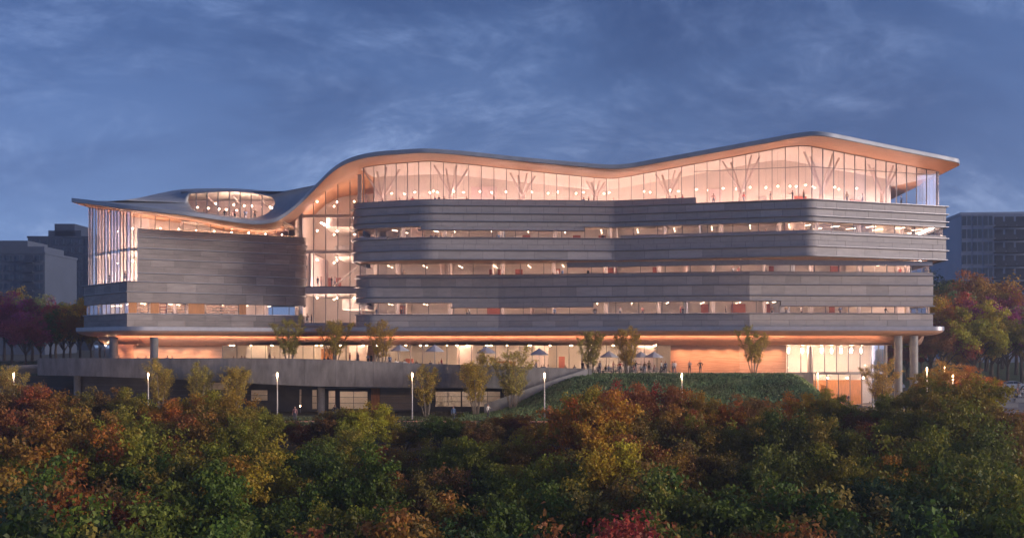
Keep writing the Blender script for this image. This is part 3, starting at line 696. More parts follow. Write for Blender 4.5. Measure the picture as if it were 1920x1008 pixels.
# ------------------------------------------------------------------ canopy over the terrace, two-tier soffit with a light line
K = Path([(-62.5,190),(-64.6,165.4),(-52.2,151.2),(-30.6,164.4),(-22.6,157.8),(-2.0,157.75),(32.05,150.45),(59.2,152.4),(61.4,172)], {1:2.6, 2:3.0, 3:4.0, 4:4.0, 7:2.2}, 9)
k0, k1 = 16, K.L-8
mb = MB(); sweep(mb, K, k0, k1, [(-.3,6.34),(.02,6.34),(.05,6.30),(.05,5.78),(.0,5.73),(-.3,5.73)]); CAN = mb.build('canopy_edge', 'fin_metal', BLD)
mb = MB(); sweep(mb, K, k0, k1, [(-.04,5.74),(-.10,5.62),(-.35,5.46),(-.8,5.30),(-1.5,5.14),(-2.2,5.05),(-2.3,5.04),(-2.3,5.24)], closed=False); mb.build('canopy_soffit', 'copper_soffit', CAN, True)
mb = MB(); sweep(mb, K, k0, k1, [(-2.28,5.26),(-2.84,5.25),(-2.86,5.05),(-2.95,4.86),(-3.2,4.5),(-3.55,4.15),(-4.1,3.86),(-5.2,3.74)], closed=False); BH = mb.build('bulkhead', 'copper_soffit', BLD, True)
mb = MB(); sweep(mb, K, s_(K,180), s_(K,1480), [(-2.34,5.10),(-2.34,5.18),(-2.40,5.18),(-2.40,5.10)]); mb.build('cove_light', 'lamp_cove', BLD)
mb = MB(); sweep(mb, K, s_(K,1480), s_(K,1665), [(-2.34,5.12),(-2.34,5.15),(-2.38,5.15),(-2.38,5.12)]); mb.build('cove_light', 'lamp_cove', BLD)
q = K.offset(-2.0); mb = MB(); mb.prism([tuple(p) for p in q.p], 5.75, 6.28); mb.build('floor_slab', 'core', BLD)
q = K.offset(-4.9); mb = MB(); mb.prism([tuple(p) for p in q.p], 3.80, 4.0); mb.build('ceiling', 'int_ceil', BLD)

# ------------------------------------------------------------------ terrace level
def tf(x): return 1.1*(1-ss(-24, 2, x))                     # the terrace falls towards the hill
G = Path([(-60,184),(-61.9,165.4),(-53.2,157.6),(-33.6,169.4),(-20.6,169.4),(-19.8,162.4),(-2.2,162.6),(31.6,155.6),(37.6,155.9),(50.6,157.4),(53.6,160.2),(54.2,174)], {1:1.2,8:1,9:3.0})
ga, gb = G.s[0]+10, G.L
def gwin(p0, p1, wd, z1=3.82, ins=0.0, **kw):
    a, b = s_(G,p0), s_(G,p1); zb = tf(G.at((a+b)/2)[0]); return windows(G, a, b, zb+.02, z1, wd, ins, **kw)
gwin(169, 208, 1.6); gwin(417, 524, 2.1); gwin(548, 690, 1.6); gwin(702, 930, 1.75); gwin(930, 1256, 1.75)
gwin(525, 547, 1.5)
def gwall(p0, p1, m, name='timber_wall'):
    a, b = s_(G,p0), s_(G,p1); mb = MB(); sweep(mb, G, a, b, rect(-.2, .05, -.1, 3.9)); return mb.build(name, m, BLD)
gwall(208, 416, 'wood_wall'); gwall(1258, 1474, 'wood_wall'); gwall(690.5, 701, 'wood_wall')
mb = MB(); q = G; a, b = s_(G,1257), s_(G,1475); sweep(mb, G, a, b, rect(-.1, .12, -1.0, -.02)); mb.build('wall_plinth', 'low_wall', BLD)
# interior of the terrace floor
GI = Path([(-50,175),(-33.6,176.5),(-19,176.5),(-8,170.8),(-2,170.6),(31,164.5),(38,164),(50,166)])
backwall(GI, 0, 0, GI.L-12.5, -.1, 3.9)
mb = MB(); mb.prism([(-62,184),(-62.2,165.6),(-53.2,157.8),(-33.6,169.6),(-33,178)], .7, 1.09); mb.build('floor_slab', 'int_floor', BLD)
for px, dd, m, wd, hh in ((600,4,'int_wood',2.0,2.1),(640,5,'int_pink',3.2,3.2),(742,3,'int_door',1.4,1.0),(846,5,'int_pink',2.4,3.7),(920,6,'int_blue',4.0,1.0),(940,6,'int_wood',3,1.3),(1012,5,'int_pink',2,3.7),(1050,6,'int_door',.9,2.1),(1212,4.4,'int_pink',2.6,3.7),(480,3,'int_wall',3,2.6)):
    s = s_(G,px); p = G.at(s); n = G.nat(s); n /= np.linalg.norm(n); p = p-n*dd; z = tf(p[0])
    mb = MB(); mb.box((p[0],p[1],z+hh/2),(wd,.25,hh),math.atan2(-n[0],n[1])); mb.build('partition', m, BLD)
for px in range(430, 1250, 40):
    s = s_(G,px); p = G.at(s); n = G.nat(s); n /= np.linalg.norm(n)
    for dd in (1.4, 4.6):
        if (px//40) % 2 and dd > 3: continue
        r = p-n*dd; mb = MB(); mb.lathe([(.09,0),(.09,.06),(.02,.07)], (r[0],r[1],3.70), 8); mb.build('downlight', 'lamp_down', BLD)
for px in (175, 195, 225): 
    r = G.at(s_(G,px))-G.nat(s_(G,px))*1.6 if px < 208 else None
    if r is not None: mb = MB(); mb.lathe([(.07,0),(.07,.06),(.02,.07)], (r[0],r[1],3.70), 8); mb.build('downlight', 'lamp_down', BLD)
for a_, b_ in ((420,545),(548,688),(704,930),(930,1254),(1478,1640)):
    cove(G, s_(G,a_), s_(G,b_), 1.0, 3.74, 'hidden_fill_strip', .14); cove(G, s_(G,a_), s_(G,b_), 4.0, 3.74, 'hidden_fill_strip', .14)  # added fill strips, too thin edge-on to be seen
# wall-washing spots above the timber walls (visible scallops of light)
def spot(px, out, z, en, sz=70):
    s = s_(G,px); p = G.at(s); n = G.nat(s); n /= np.linalg.norm(n); p = p+n*out
    mb = MB(); mb.lathe([(.10,0),(.10,.05),(.06,.09)], (p[0],p[1],z), 10); lo = mb.build('wall_spot', 'mullion', BLD)
    l = bpy.data.lights.new('wall_spot_light', 'SPOT'); l.energy = en; l.color = (1,.52,.27); l.spot_size = R(sz); l.spot_blend = .8; l.shadow_soft_size = .06
    o = bpy.data.objects.new('wall_spot_light', l); COL.objects.link(o); o.parent = lo; o.location = (p[0],p[1],z-.03)
    d = Vector((-n[0]*.55,-n[1]*.55,-1)); o.rotation_euler = (-d).to_track_quat('Z','Y').to_euler()
for px in (222, 245, 272, 300, 330, 360, 392): spot(px, 1.8, 3.70, 190, 110)
for px in (1275, 1305, 1335, 1365, 1395, 1425, 1455): spot(px, 1.8, 3.68, 230, 110)

# entrance hall at the right end: two storeys of glass
ea, eb = s_(G,1475), G.L-6
for z0, z1 in ((-.05,3.82),):
    windows(G, ea, s_(G,1500), z0, z1, 1.6, -.1); windows(G, s_(G,1500), eb, z0, z1, 1.75, -.1)
windows(G, s_(G,1527), eb, -4.9, -.25, 1.75, -.1)
mb = MB(); sweep(mb, G, s_(G,1522), eb, rect(-.2, .16, -.25, -.05)); mb.build('transom_beam', 'fin_metal', BLD)
mb = MB(); sweep(mb, G, s_(G,1440), s_(G,1524), rect(-.3, .35, -4.9, -.06)); mb.build('base_wall', 'concrete', BLD)
mb = MB(); mb.prism([(33,157),(52.5,159.5),(53,172),(33,168)], -5.3, -4.92); mb.build('floor_slab', 'int_floor', BLD)
mb = MB(); mb.poly([(37.5,163.6,-4.9),(53.4,166.2,-4.9),(53.4,166.2,3.85),(37.5,163.6,3.85)]); mb.build('interior_wall', 'int_wall', BLD)
mb = MB(); mb.poly([(37.2,156.2,-4.9),(37.4,163.6,-4.9),(37.4,163.6,3.85),(37.2,156.2,3.85)]); mb.build('interior_wall', 'int_wall', BLD)
mb = MB(); mb.box((47,163.2,-3.1),(8.5,.3,3.6),.16); HW = mb.build('timber_screen', 'int_wood', BLD)
mb = MB(); mb.box((44.8,161,-3.4),(.16,2.4,2.9)); mb.build('door_frame', 'int_wood', BLD)
for i, px in enumerate((1486,1512.5,1531,1549.5,1568,1586.5,1605.5,1624)):
    s = s_(G,px); p = G.at(s)-G.nat(s)*1.6
    mb = MB(); mb.lathe([(.02,-.32),(.13,-.30),(.13,.30),(.02,.32)], (p[0],p[1],3.0), 10); lm_ = mb.build('pendant_lamp', 'lamp_pendant', BLD, True)
    mb = MB(); mb.box((p[0],p[1],3.55),(.03,.03,.5)); mb.build('cord', 'mullion', lm_)
for x, y in ((45,159.8),(48,160.4),(50.5,161)):
    mb = MB(); mb.lathe([(.02,-.1),(.12,-.05),(.12,.05),(.02,.1)], (x,y,-.9), 10); mb.build('pendant_lamp', 'lamp_pendant', BLD, True)
for px, Y in ((1684,153.6),(1713.5,153.6)):
    mb = MB(); x = wx(px,Y); mb.lathe([(.55,-5.0),(.55,5.06)], (x,Y,0), 22); mb.build('column', 'concrete_light', BLD, True)
for px, Y in ((213,156.5),(289,154.9)):
    mb = MB(); x = wx(px,Y); mb.lathe([(.56,.6),(.56,4.9)], (x,Y,0), 22); mb.build('column', 'concrete', BLD, True)
mb = MB(); mb.lathe([(.35,-.1),(.35,3.9)], (wx(1519,157.6),157.8,0), 16); mb.build('interior_column', 'column_white', BLD, True)

# terrace deck, its curved concrete parapet and the storey below
PT = [(70,671,703,146),(170,671,705,143),(330,671,711,140.4),(470,671,718,139.2),(560,672,722.5,139),(640,674.5,724.5,139),(700,677.3,725,139.2),(780,680.5,725.5,139.5),(850,682.8,726,139.8),(920,685,727,140.2),(1000,688,731,141),(1097,690.5,735,142.2)]
PC = smooth_curve(np.array([(wx(p,Y), Y, wz(a,Y), wz(b,Y)) for p,a,b,Y in PT]), 7)
TER = empty('terrace', (-20,150,0)); tag(TER, 'raised terrace with a long curved board-marked concrete parapet wall', 'terrace')
SEGS = 18; idx = np.linspace(0, len(PC)-1, SEGS+1).astype(int)
for k in range(SEGS):
    i0, i1 = idx[k], idx[k+1]; rings = []
    for i in range(i0, i1+1):
        x, y, zt, zb = PC[i]; j = min(i+1, len(PC)-1); h = max(0, i-1); d = PC[j,:2]-PC[h,:2]; d /= np.linalg.norm(d); n = np.array([d[1],-d[0]])
        if i == i0: x, y = x+d[0]*.012, y+d[1]*.012
        if i == i1 and k < SEGS-1: x, y = x-d[0]*.012, y-d[1]*.012
        rings.append([(x,y,zb),(x,y,zt),(x-n[0]*.4,y-n[1]*.4,zt),(x-n[0]*.4,y-n[1]*.4,zb)])
    mb = MB(); mb.loft(rings); mb.build('parapet_panel', 'concrete', TER)
mb = MB()                                                   # deck: from the parapet back to the facade
back = []
for x in np.linspace(-66, 38, 60):
    y0 = np.interp(x, PC[:,0], PC[:,1])+.3 if x < PC[-1,0] else 142.9+2.6*ss(9.4, 13, x)
    back.append([(x,y0,tf(x)),(x,y0+6,tf(x)),(x,182,tf(x)),(x,182,tf(x)-.35),(x,y0+.6,tf(x)-.35 if x > 9.5 else tf(x)-1.0),(x,y0,tf(x)-.3)])
mb.loft(back); mb.build('deck', 'paving', TER)
mb = MB(); mb.loft([[(x,y+.15,z-1.9) for x,y,z in ((p[0],p[1],p[2]) for p in PC)], [(p[0],152.5,p[2]-1.9) for p in PC]], closed=False); mb.build('underside', 'concrete', TER)
mb = MB(); A = np.array([9.6,141.9,wz(691,141.9)]); B = np.array([-3.4,138.8,wz(757,138.8)])
cp = [A, A*.72+B*.28+np.array([0,0,.10]), A*.45+B*.55+np.array([0,0,.08]), B]
rings = []
for p in cp: rings.append([(p[0]-.05,p[1]-.28,p[2]-2.2),(p[0]-.05,p[1]-.28,p[2]),(p[0]+.05,p[1]+.1,p[2]),(p[0]+.05,p[1]+.1,p[2]-2.2)])
mb.loft(rings); mb.box((9.9,143.6,-.4),(.4,3.6,2.4)); mb.build('flank_wall', 'concrete_light', TER)
for px, Y, zt in ((145,146.5,-.1),(602.5,141.5,-1.3)):
    mb = MB(); mb.lathe([(.46,-5.0),(.46,zt)], (wx(px,Y),Y,0), 18); mb.build('column', 'concrete_light', TER, True)
mb = MB(); mb.box((wx(1450,147),148.2,-.30),(7.4,.5,.7),.05); mb.build('planter_wall', 'concrete_light', TER)

# storey under the terrace
LS = empty('undercroft_wall', (-26,147,-4.9)); tag(LS, 'dark recessed storey with lit windows and doors under the terrace parapet', 'wall')
Y0 = 147.0
def lx(px): return wx(px, Y0)
openings = [(373,421,716,730),(470.5,501.5,730.5,750.5),(561,565,729,762),(585,594,730,767),(615.5,628.5,732,767),(637,689,733,766),(816,864,733,762),(866,938,733,762)]
cuts = sorted({lx(150)} | {lx(c) for o in openings for c in o[:2]} | {lx(945)})
mb = MB()
for a, b in zip(cuts[:-1], cuts[1:]):
    hole = [(wz(o[3],Y0), wz(o[2],Y0)) for o in openings if lx(o[0]) <= a+.001 and lx(o[1]) >= b-.001]
    if hole:
        z0, z1 = hole[0]
        if z0 > -4.88: mb.box(((a+b)/2,Y0+.15,(z0-5.0)/2),(b-a,.3,z0+5.0))
        mb.box(((a+b)/2,Y0+.15,(z1+.3)/2),(b-a,.3,.3-z1))
    else: mb.box(((a+b)/2,Y0+.15,-2.35),(b-a,.3,5.3))
mb.build('wall', 'low_wall', LS)
mb = MB()
for z in (-4.2,-3.5,-2.8,-2.1,-1.4): mb.box(((lx(150)+lx(470))/2,Y0-.02,z),(lx(470)-lx(150),.05,.03))
mb.build('groove_trim', 'mullion', LS)
for o in openings:
    a, b, z0, z1 = lx(o[0]), lx(o[1]), wz(o[3],Y0), wz(o[2],Y0); n = max(1, round((b-a)/1.9))
    for i in range(n):
        xa, xb = a+(b-a)*i/n, a+(b-a)*(i+1)/n; mb = MB(); mb.poly([(xa,Y0+.1,z0),(xb,Y0+.1,z0),(xb,Y0+.1,z1),(xa,Y0+.1,z1)]); pn = mb.build('window', 'glass', LS)
        mb = MB(); mb.box((xa,Y0+.06,(z0+z1)/2),(.07,.12,z1-z0))
        nb = max(1, round((z1-z0)/.75))
        for j in range(nb+1): mb.box(((xa+xb)/2,Y0+.06,z0+(z1-z0)*j/nb),(xb-xa,.10,.06))
        mb.build('mullion', 'mullion', pn)
mb = MB(); mb.box((lx(704),Y0-.05,-3.2),(lx(712)-lx(696),.1,3.3)); mb.build('timber_door', 'int_wood', LS)
mb = MB(); mb.box((lx(742),Y0-.06,-3.1),(lx(771)-lx(713),.1,3.2)); gd = mb.build('garage_door', 'stone_dark', LS)
mb = MB()
for j in range(5): mb.box((lx(742),Y0-.13,-4.6+j*.78),(lx(771)-lx(713),.06,.06))
mb.build('garage_rail', 'mullion', gd)
mb = MB(); mb.box((lx(810),Y0-.4,-1.55),(lx(945)-lx(672),.6,.55)); mb.box((lx(642),Y0-.7,-1.5),(lx(672)-lx(612),1.2,.12)); mb.box((lx(642),Y0-.7,-1.8),(lx(672)-lx(612),1.2,.10)); mb.build('canopy_beam', 'fin_metal', LS)
mb = MB(); mb.box((lx(548),Y0+6,-2.5),(lx(945)-lx(150),.3,5)); mb.build('interior_wall', 'int_wall', LS)
mb = MB(); mb.box((lx(548),Y0+3.2,-5.0),(lx(945)-lx(150),5.4,.15)); mb.build('floor_slab', 'int_floor', LS)
mb = MB(); mb.box((lx(548),Y0+3.2,-.6),(lx(945)-lx(150),5.4,.15)); mb.build('ceiling', 'int_ceil', LS)
for px in (397,486,590,622,650,676,830,855,880,905,928):
    mb = MB(); mb.box((lx(px),Y0+2.4,-.75),(.9,.3,.06)); mb.build('ceiling_lamp', 'lamp_low', LS)
for px in (563, 284):
    t = empty('bollard_light', (wx(px,144),144,H(wx(px,144),144)))
    tag(t, 'low glowing bollard light %s' % ('beside the doors under the terrace' if px == 563 else 'at the foot of the lamp post by the dark wall'), 'bollard', 'bollard lights')
    mb = MB(); mb.lathe([(.06,0),(.06,.8)], n=8); put(mb, 'post', 'post_metal', t)
    mb = MB(); mb.lathe([(.04,.8),(.055,.82),(.055,.92),(.03,.94)], n=8); put(mb, 'lamp_head', 'lamp_street', t)

# ------------------------------------------------------------------ trees
def leaf_mesh(name, C, N, S, T, aspect=.62):
    """C centres, N directions, S sizes, T (n,2) tints: one bent leaf (two faces folded on the rib) each"""
    n = len(C); N = N/np.linalg.norm(N, axis=1)[:,None]
    up = RNG.normal(size=(n,3)); A = np.cross(N, up); A /= np.linalg.norm(A, axis=1)[:,None]; B = np.cross(N, A)
    h = S[:,None]*.5
    V = np.empty((n,4,3)); V[:,0] = C-A*h; V[:,1] = C+B*h*aspect+N*h*.25; V[:,2] = C+A*h; V[:,3] = C-B*h*aspect+N*h*.25
    me = bpy.data.meshes.new(name); me.vertices.add(4*n); me.vertices.foreach_set('co', V.reshape(-1).astype(np.float32))
    me.loops.add(4*n); me.loops.foreach_set('vertex_index', np.arange(4*n, dtype=np.int32))
    me.polygons.add(n); me.polygons.foreach_set('loop_start', np.arange(0, 4*n, 4, dtype=np.int32)); me.polygons.foreach_set('loop_total', np.full(n, 4, dtype=np.int32))
    at = me.attributes.new('tint', 'FLOAT_VECTOR', 'FACE'); tv = np.zeros((n,3), np.float32); tv[:,:2] = T; at.data.foreach_set('vector', tv.reshape(-1))
    me.update(); me.validate(); me.materials.append(MATS['leaf']); return me
def crown(name, rx, rz, cz, nlimb, nleaf, lsize):
    """limbs reach out to uneven lengths; flattened leaf sprays sit along their outer halves"""
    cc, cr, ct, cf = [], [], [], []; tips = []
    side = RNG.uniform(0, 6.28)
    for k in range(nlimb):
        az = 2.4*k+RNG.uniform(-.5,.5); el = math.asin(np.clip(-.25+1.2*(k+.5)/nlimb, -1, 1)) if nlimb else 0
        L_ = RNG.uniform(.62,1.12); d = np.array([math.cos(az)*math.cos(el)*rx, math.sin(az)*math.cos(el)*rx, math.sin(el)*rz])*L_
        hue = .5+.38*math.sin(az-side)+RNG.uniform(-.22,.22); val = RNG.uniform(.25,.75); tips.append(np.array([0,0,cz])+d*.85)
        for j in range(RNG.integers(4,7)):
            t = RNG.uniform(.5,1.04); p = np.array([0,0,cz])+d*t+RNG.normal(size=3)*rx*.13
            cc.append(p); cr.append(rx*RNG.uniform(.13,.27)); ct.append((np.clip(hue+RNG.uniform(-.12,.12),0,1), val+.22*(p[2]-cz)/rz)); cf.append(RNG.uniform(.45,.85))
    cr = np.array(cr); cf = np.array(cf); w_ = cr**2; idx = RNG.choice(len(cc), nleaf, p=w_/w_.sum())
    tw = RNG.normal(size=(len(cc),22,3)); tw /= np.linalg.norm(tw, axis=2)[:,:,None]; tid = RNG.integers(0,22,nleaf)
    d = RNG.normal(size=(nleaf,3)); rr = RNG.uniform(.25,1.15,nleaf)
    C = np.array(cc)[idx]+(tw[idx,tid]*rr[:,None]+d*.16)*cr[idx][:,None]*np.stack([np.ones(nleaf),np.ones(nleaf),cf[idx]],1)
    N = RNG.normal(size=(nleaf,3))*.7+np.array([0,0,.5])+tw[idx,tid]*.4
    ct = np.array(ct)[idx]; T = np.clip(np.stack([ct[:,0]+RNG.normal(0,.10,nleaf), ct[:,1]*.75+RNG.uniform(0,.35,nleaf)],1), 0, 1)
    return leaf_mesh(name, C, N, lsize*RNG.uniform(.6,1.45,nleaf), T), tips
def limbs(h0, cz, cc, r0, n=14, lean_=(0,0)):
    mb = MB(); mb.tube([(0,0,-.3),(.05,.02,h0*.5),(lean_[0]*.5,lean_[1]*.5,h0),(lean_[0],lean_[1],cz+.2)], [r0*1.25,r0,r0*.82,r0*.35], 8)
    for c in sorted(cc, key=lambda c: c[2])[:n]:
        b = Vector((lean_[0]*.5, lean_[1]*.5, h0*random.uniform(.8,1.0))) if random.random() < .5 else Vector((lean_[0]*.8, lean_[1]*.8, h0+(cz-h0)*random.uniform(.1,.9)))
        c = Vector(c); m_ = b.lerp(c, .5)+Vector((0,0,.15*(c-b).length)); mb.tube([b, m_, c], [r0*.42, r0*.25, r0*.07], 5)
    return mb
TV = []
for k in range(7):                                           # seven broad-crowned kinds, 7 m tall before scaling
    rz = random.uniform(2.4, 3.0); rx = random.uniform(2.7,3.3); cz = 7.0-rz*1.05
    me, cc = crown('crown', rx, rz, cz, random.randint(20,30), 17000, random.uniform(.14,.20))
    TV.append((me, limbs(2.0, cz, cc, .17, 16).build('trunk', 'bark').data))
for o in [o for o in COL.objects if o.name.startswith('trunk')]: bpy.data.objects.remove(o)
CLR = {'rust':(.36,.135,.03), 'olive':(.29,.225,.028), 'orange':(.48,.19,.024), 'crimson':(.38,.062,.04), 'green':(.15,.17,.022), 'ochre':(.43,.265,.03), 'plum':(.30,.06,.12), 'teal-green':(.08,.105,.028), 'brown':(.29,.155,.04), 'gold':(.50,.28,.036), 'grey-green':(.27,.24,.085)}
def tree(name, x, y, top, label, col, group, width=1.0, rz=None, k=None, gain=1.0):
    z = H(x, y); h = top-z; k = random.randrange(len(TV)) if k is None else k
    e = empty(name, (x,y,z), random.uniform(0, 6.28) if rz is None else rz); s = h/7.0; e.scale = (s*width, s*width, s)
    tag(e, label, 'tree', group)
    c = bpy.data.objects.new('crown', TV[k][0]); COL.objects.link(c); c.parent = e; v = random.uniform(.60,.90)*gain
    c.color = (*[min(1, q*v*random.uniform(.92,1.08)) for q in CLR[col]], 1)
    t = bpy.data.objects.new('trunk', TV[k][1]); COL.objects.link(t); t.parent = e
    return e
TOPX = [0,60,100,150,190,240,270,330,400,430,470,520,560,600,655,690,735,775,820,850,900,945,1000,1030,1060,1120,1180,1250,1300,1345,1390,1425,1480,1530,1565,1585,1605,1630,1655,1700,1745,1790,1850,1890,1935]
TOPY = [_t-14 for _t in [722,738,732,722,738,742,752,755,742,738,757,800,806,790,760,770,812,800,785,775,795,785,775,800,752,728,728,733,736,752,770,752,742,738,752,772,778,772,748,740,712,702,722,790,815]]
rows_ = [  # lower rows lean to darker greens, partly real leaf colour, partly shade painted in
 (113, 66, 0, ['rust','brown','rust','brown','olive','orange','orange','ochre','olive','rust','brown','ochre','ochre','green','brown','rust','ochre','ochre','crimson','crimson','orange','orange','brown','orange','olive','rust','olive','olive','ochre','rust','brown','orange','rust','ochre']),
 (101, 74, 36, ['crimson','brown','rust','olive','olive','rust','olive','ochre','green','olive','rust','olive','olive','ochre','crimson','orange','brown','rust','olive','olive','green','olive','rust','ochre','olive','brown','olive']),
 (89, 84, 92, ['olive','rust','orange','olive','green','olive','ochre','olive','green','rust','brown','green','olive','olive','ochre','rust','brown','olive','green','olive','ochre','olive','green','olive']),
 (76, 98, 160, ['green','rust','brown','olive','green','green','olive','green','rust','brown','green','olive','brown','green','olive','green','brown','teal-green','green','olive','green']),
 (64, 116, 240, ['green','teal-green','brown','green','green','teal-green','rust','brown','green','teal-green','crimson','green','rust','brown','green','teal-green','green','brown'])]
RW = ['row nearest the building','second row','third row','fourth row','bottom row']
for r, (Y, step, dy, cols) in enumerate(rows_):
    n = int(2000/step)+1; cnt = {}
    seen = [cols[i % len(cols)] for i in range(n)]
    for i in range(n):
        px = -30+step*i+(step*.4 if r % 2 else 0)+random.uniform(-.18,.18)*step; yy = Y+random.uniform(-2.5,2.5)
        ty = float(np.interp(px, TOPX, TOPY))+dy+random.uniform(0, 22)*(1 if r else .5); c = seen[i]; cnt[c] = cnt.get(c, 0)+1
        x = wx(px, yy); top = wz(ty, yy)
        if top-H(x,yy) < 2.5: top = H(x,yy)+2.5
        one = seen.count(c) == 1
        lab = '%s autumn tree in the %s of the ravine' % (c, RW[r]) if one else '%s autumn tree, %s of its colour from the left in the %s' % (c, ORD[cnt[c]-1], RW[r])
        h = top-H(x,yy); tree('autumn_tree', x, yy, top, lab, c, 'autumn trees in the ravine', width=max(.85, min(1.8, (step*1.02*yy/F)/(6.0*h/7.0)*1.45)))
# bigger trees behind, left and right
bgl = [(-20,186,552,'plum'),(22,190,560,'plum'),(60,205,555,'grey-green'),(48,178,585,'plum'),(95,196,572,'crimson'),(120,186,578,'rust'),(150,194,560,'orange'),(76,182,590,'green'),(132,206,570,'olive'),(8,212,548,'brown'),(105,214,562,'plum'),(170,204,590,'rust'),(188,198,596,'olive')]
for i, (px, Y, ty, c) in enumerate(sorted(bgl)):
    x = wx(px,Y); n = sum(1 for b in sorted(bgl)[:i+1] if b[3] == c); m_ = sum(1 for b in bgl if b[3] == c)
    tree('maple_tree', x, Y, wz(ty,Y), ('%s tree on the lawn beyond the wing' % c) if m_ == 1 else '%s lawn tree beyond the wing, %s of its colour from left' % (c, ORD[n-1]), c, 'trees on the left lawn', width=.92, gain=1.6)
bgr = [(1745,205,560,'orange'),(1772,225,545,'grey-green'),(1768,198,600,'crimson'),(1792,215,560,'crimson'),(1815,235,532,'brown'),(1850,228,512,'rust'),(1880,232,528,'orange'),(1905,222,545,'plum'),(1860,205,562,'plum'),(1838,210,580,'plum'),(1826,198,575,'ochre'),(1890,200,590,'olive'),(1915,206,575,'grey-green'),(1800,203,640,'ochre'),(1700,212,630,'crimson'),(1728,218,610,'green'),(1935,214,560,'rust'),(1660,222,640,'rust'),(1785,255,528,'green'),(1765,262,522,'teal-green'),(1872,214,600,'plum')]
for i, (px, Y, ty, c) in enumerate(sorted(bgr)):
    x = wx(px,Y); n = sum(1 for b in sorted(bgr)[:i+1] if b[3] == c); m_ = sum(1 for b in bgr if b[3] == c)
    tree('park_tree', x, Y, wz(ty,Y), ('%s tree on the slope beyond the columns' % c) if m_ == 1 else '%s park tree beyond the columns, %s of its colour from left' % (c, ORD[n-1]), c, 'trees on the right slope', width=.95, gain=1.3)
# slender multi-stemmed trees
SV = []
for k in range(4):
    mb = MB(); C, T = [], []
    for s in range(7):
        a = 2*math.pi*s/7+random.uniform(-.3,.3); sp = random.uniform(.35,1.15); h = random.uniform(5.0,6.5)
        base = Vector((.18*math.cos(a), .18*math.sin(a), 0)); tip = Vector((sp*1.5*math.cos(a), sp*1.5*math.sin(a), h*(1.06-.14*sp))); mid = base.lerp(tip,.45)+Vector((-.12*math.cos(a),-.12*math.sin(a),0))
        mb.tube([base-Vector((0,0,.2)), mid, tip], [.055,.04,.008], 5)
        for j in range(20):
            t = random.uniform(.26,1.0); p = base.lerp(mid, t/.45) if t < .45 else mid.lerp(tip, (t-.45)/.55)
            aa = random.uniform(0,6.28); ln = (.35+1.15*math.sin(math.pi*min(1,(t-.2)/.85)))*random.uniform(.5,1); e = p+Vector((math.cos(aa)*ln*.62, math.sin(aa)*ln*.62, ln*.85))
            mb.tube([p, e], [.014,.004], 3)
            for q in range(80):
                u = random.uniform(.15,1.08); C.append(tuple(p.lerp(e, u)+Vector((random.gauss(0,.10),random.gauss(0,.10),random.gauss(0,.09))))); T.append((random.uniform(.1,.9), random.random()))
    C = np.array(C); me = leaf_mesh('crown', C, RNG.normal(size=C.shape)+np.array([0,0,.4]), .10*RNG.uniform(.7,1.35,len(C)), np.array(T))
    st = mb.build('trunk', 'bark_pale'); SV.append((me, st.data)); bpy.data.objects.remove(st)
slim = [(543,146.0,590,'tf','leftmost of three before the glazed atrium'),(627,145.6,592,'tf','between its two neighbours before the glazed atrium'),(715,145.2,598,'tf','rightmost of three before the glazed atrium'),
 (300,137,674,'g','beside the second lamp post, before the blank dark wall'),(374,137,678,'g','middle one of three before the dark lower wall'),(441,137,678,'g','beside the small lit window under the parapet'),(800,137,682,'g','beside the lamp post, before the lit lower windows'),(893,137,661,'g','before the right-hand lit lower windows'),(962,137.5,648,'g','at the foot of the sloping flank wall'),
 (1107,144.0,612,'h','left of the two at the edge of the dining terrace'),(1177,144.0,610,'h','right of the two at the edge of the dining terrace'),(1413,148.6,612,'h','before the timber wall, alone'),(1652,148,672,'g','before the entrance glass'),(18,139,676,'g','beside the leftmost lamp post')]
for i, (px, Y, ty, on, where) in enumerate(slim):
    x = wx(px,Y); z = tf(x) if on in 'tf' else H(x,Y); me, st = SV[i % 4]
    e = empty('slender_tree', (x,Y,z), random.uniform(0,6.28)); h = wz(ty,Y)-z; s = h/6.5; wdt = 1.3; e.scale = (s*wdt, s*wdt, s); tag(e, 'slender multi-stemmed young tree %s' % where, 'tree', 'slender young trees')
    if px == 1652: e.scale = (s*1.5,s*1.3,s)
    c = bpy.data.objects.new('crown', me); COL.objects.link(c); c.parent = e; c.color = (*random.choice([(.42,.28,.06),(.36,.28,.07),(.44,.26,.06)]),1)
    t = bpy.data.objects.new('trunk', st); COL.objects.link(t); t.parent = e
# loose orange shrub at the right, lit by the lamps
for i, (px, Y, ty, c) in enumerate(((1752,141,690,'ochre'),(1800,137,684,'rust'),(1843,134,706,'rust'),(1700,138,735,'olive'))):
    x = wx(px,Y); tree('loose_shrub', x, Y, wz(ty,Y), '%s loose-leaved tree by the plaza lamps, %s from the left' % (c, ORD[i]), c, 'loose trees by the plaza', width=1.15, gain=1.1)
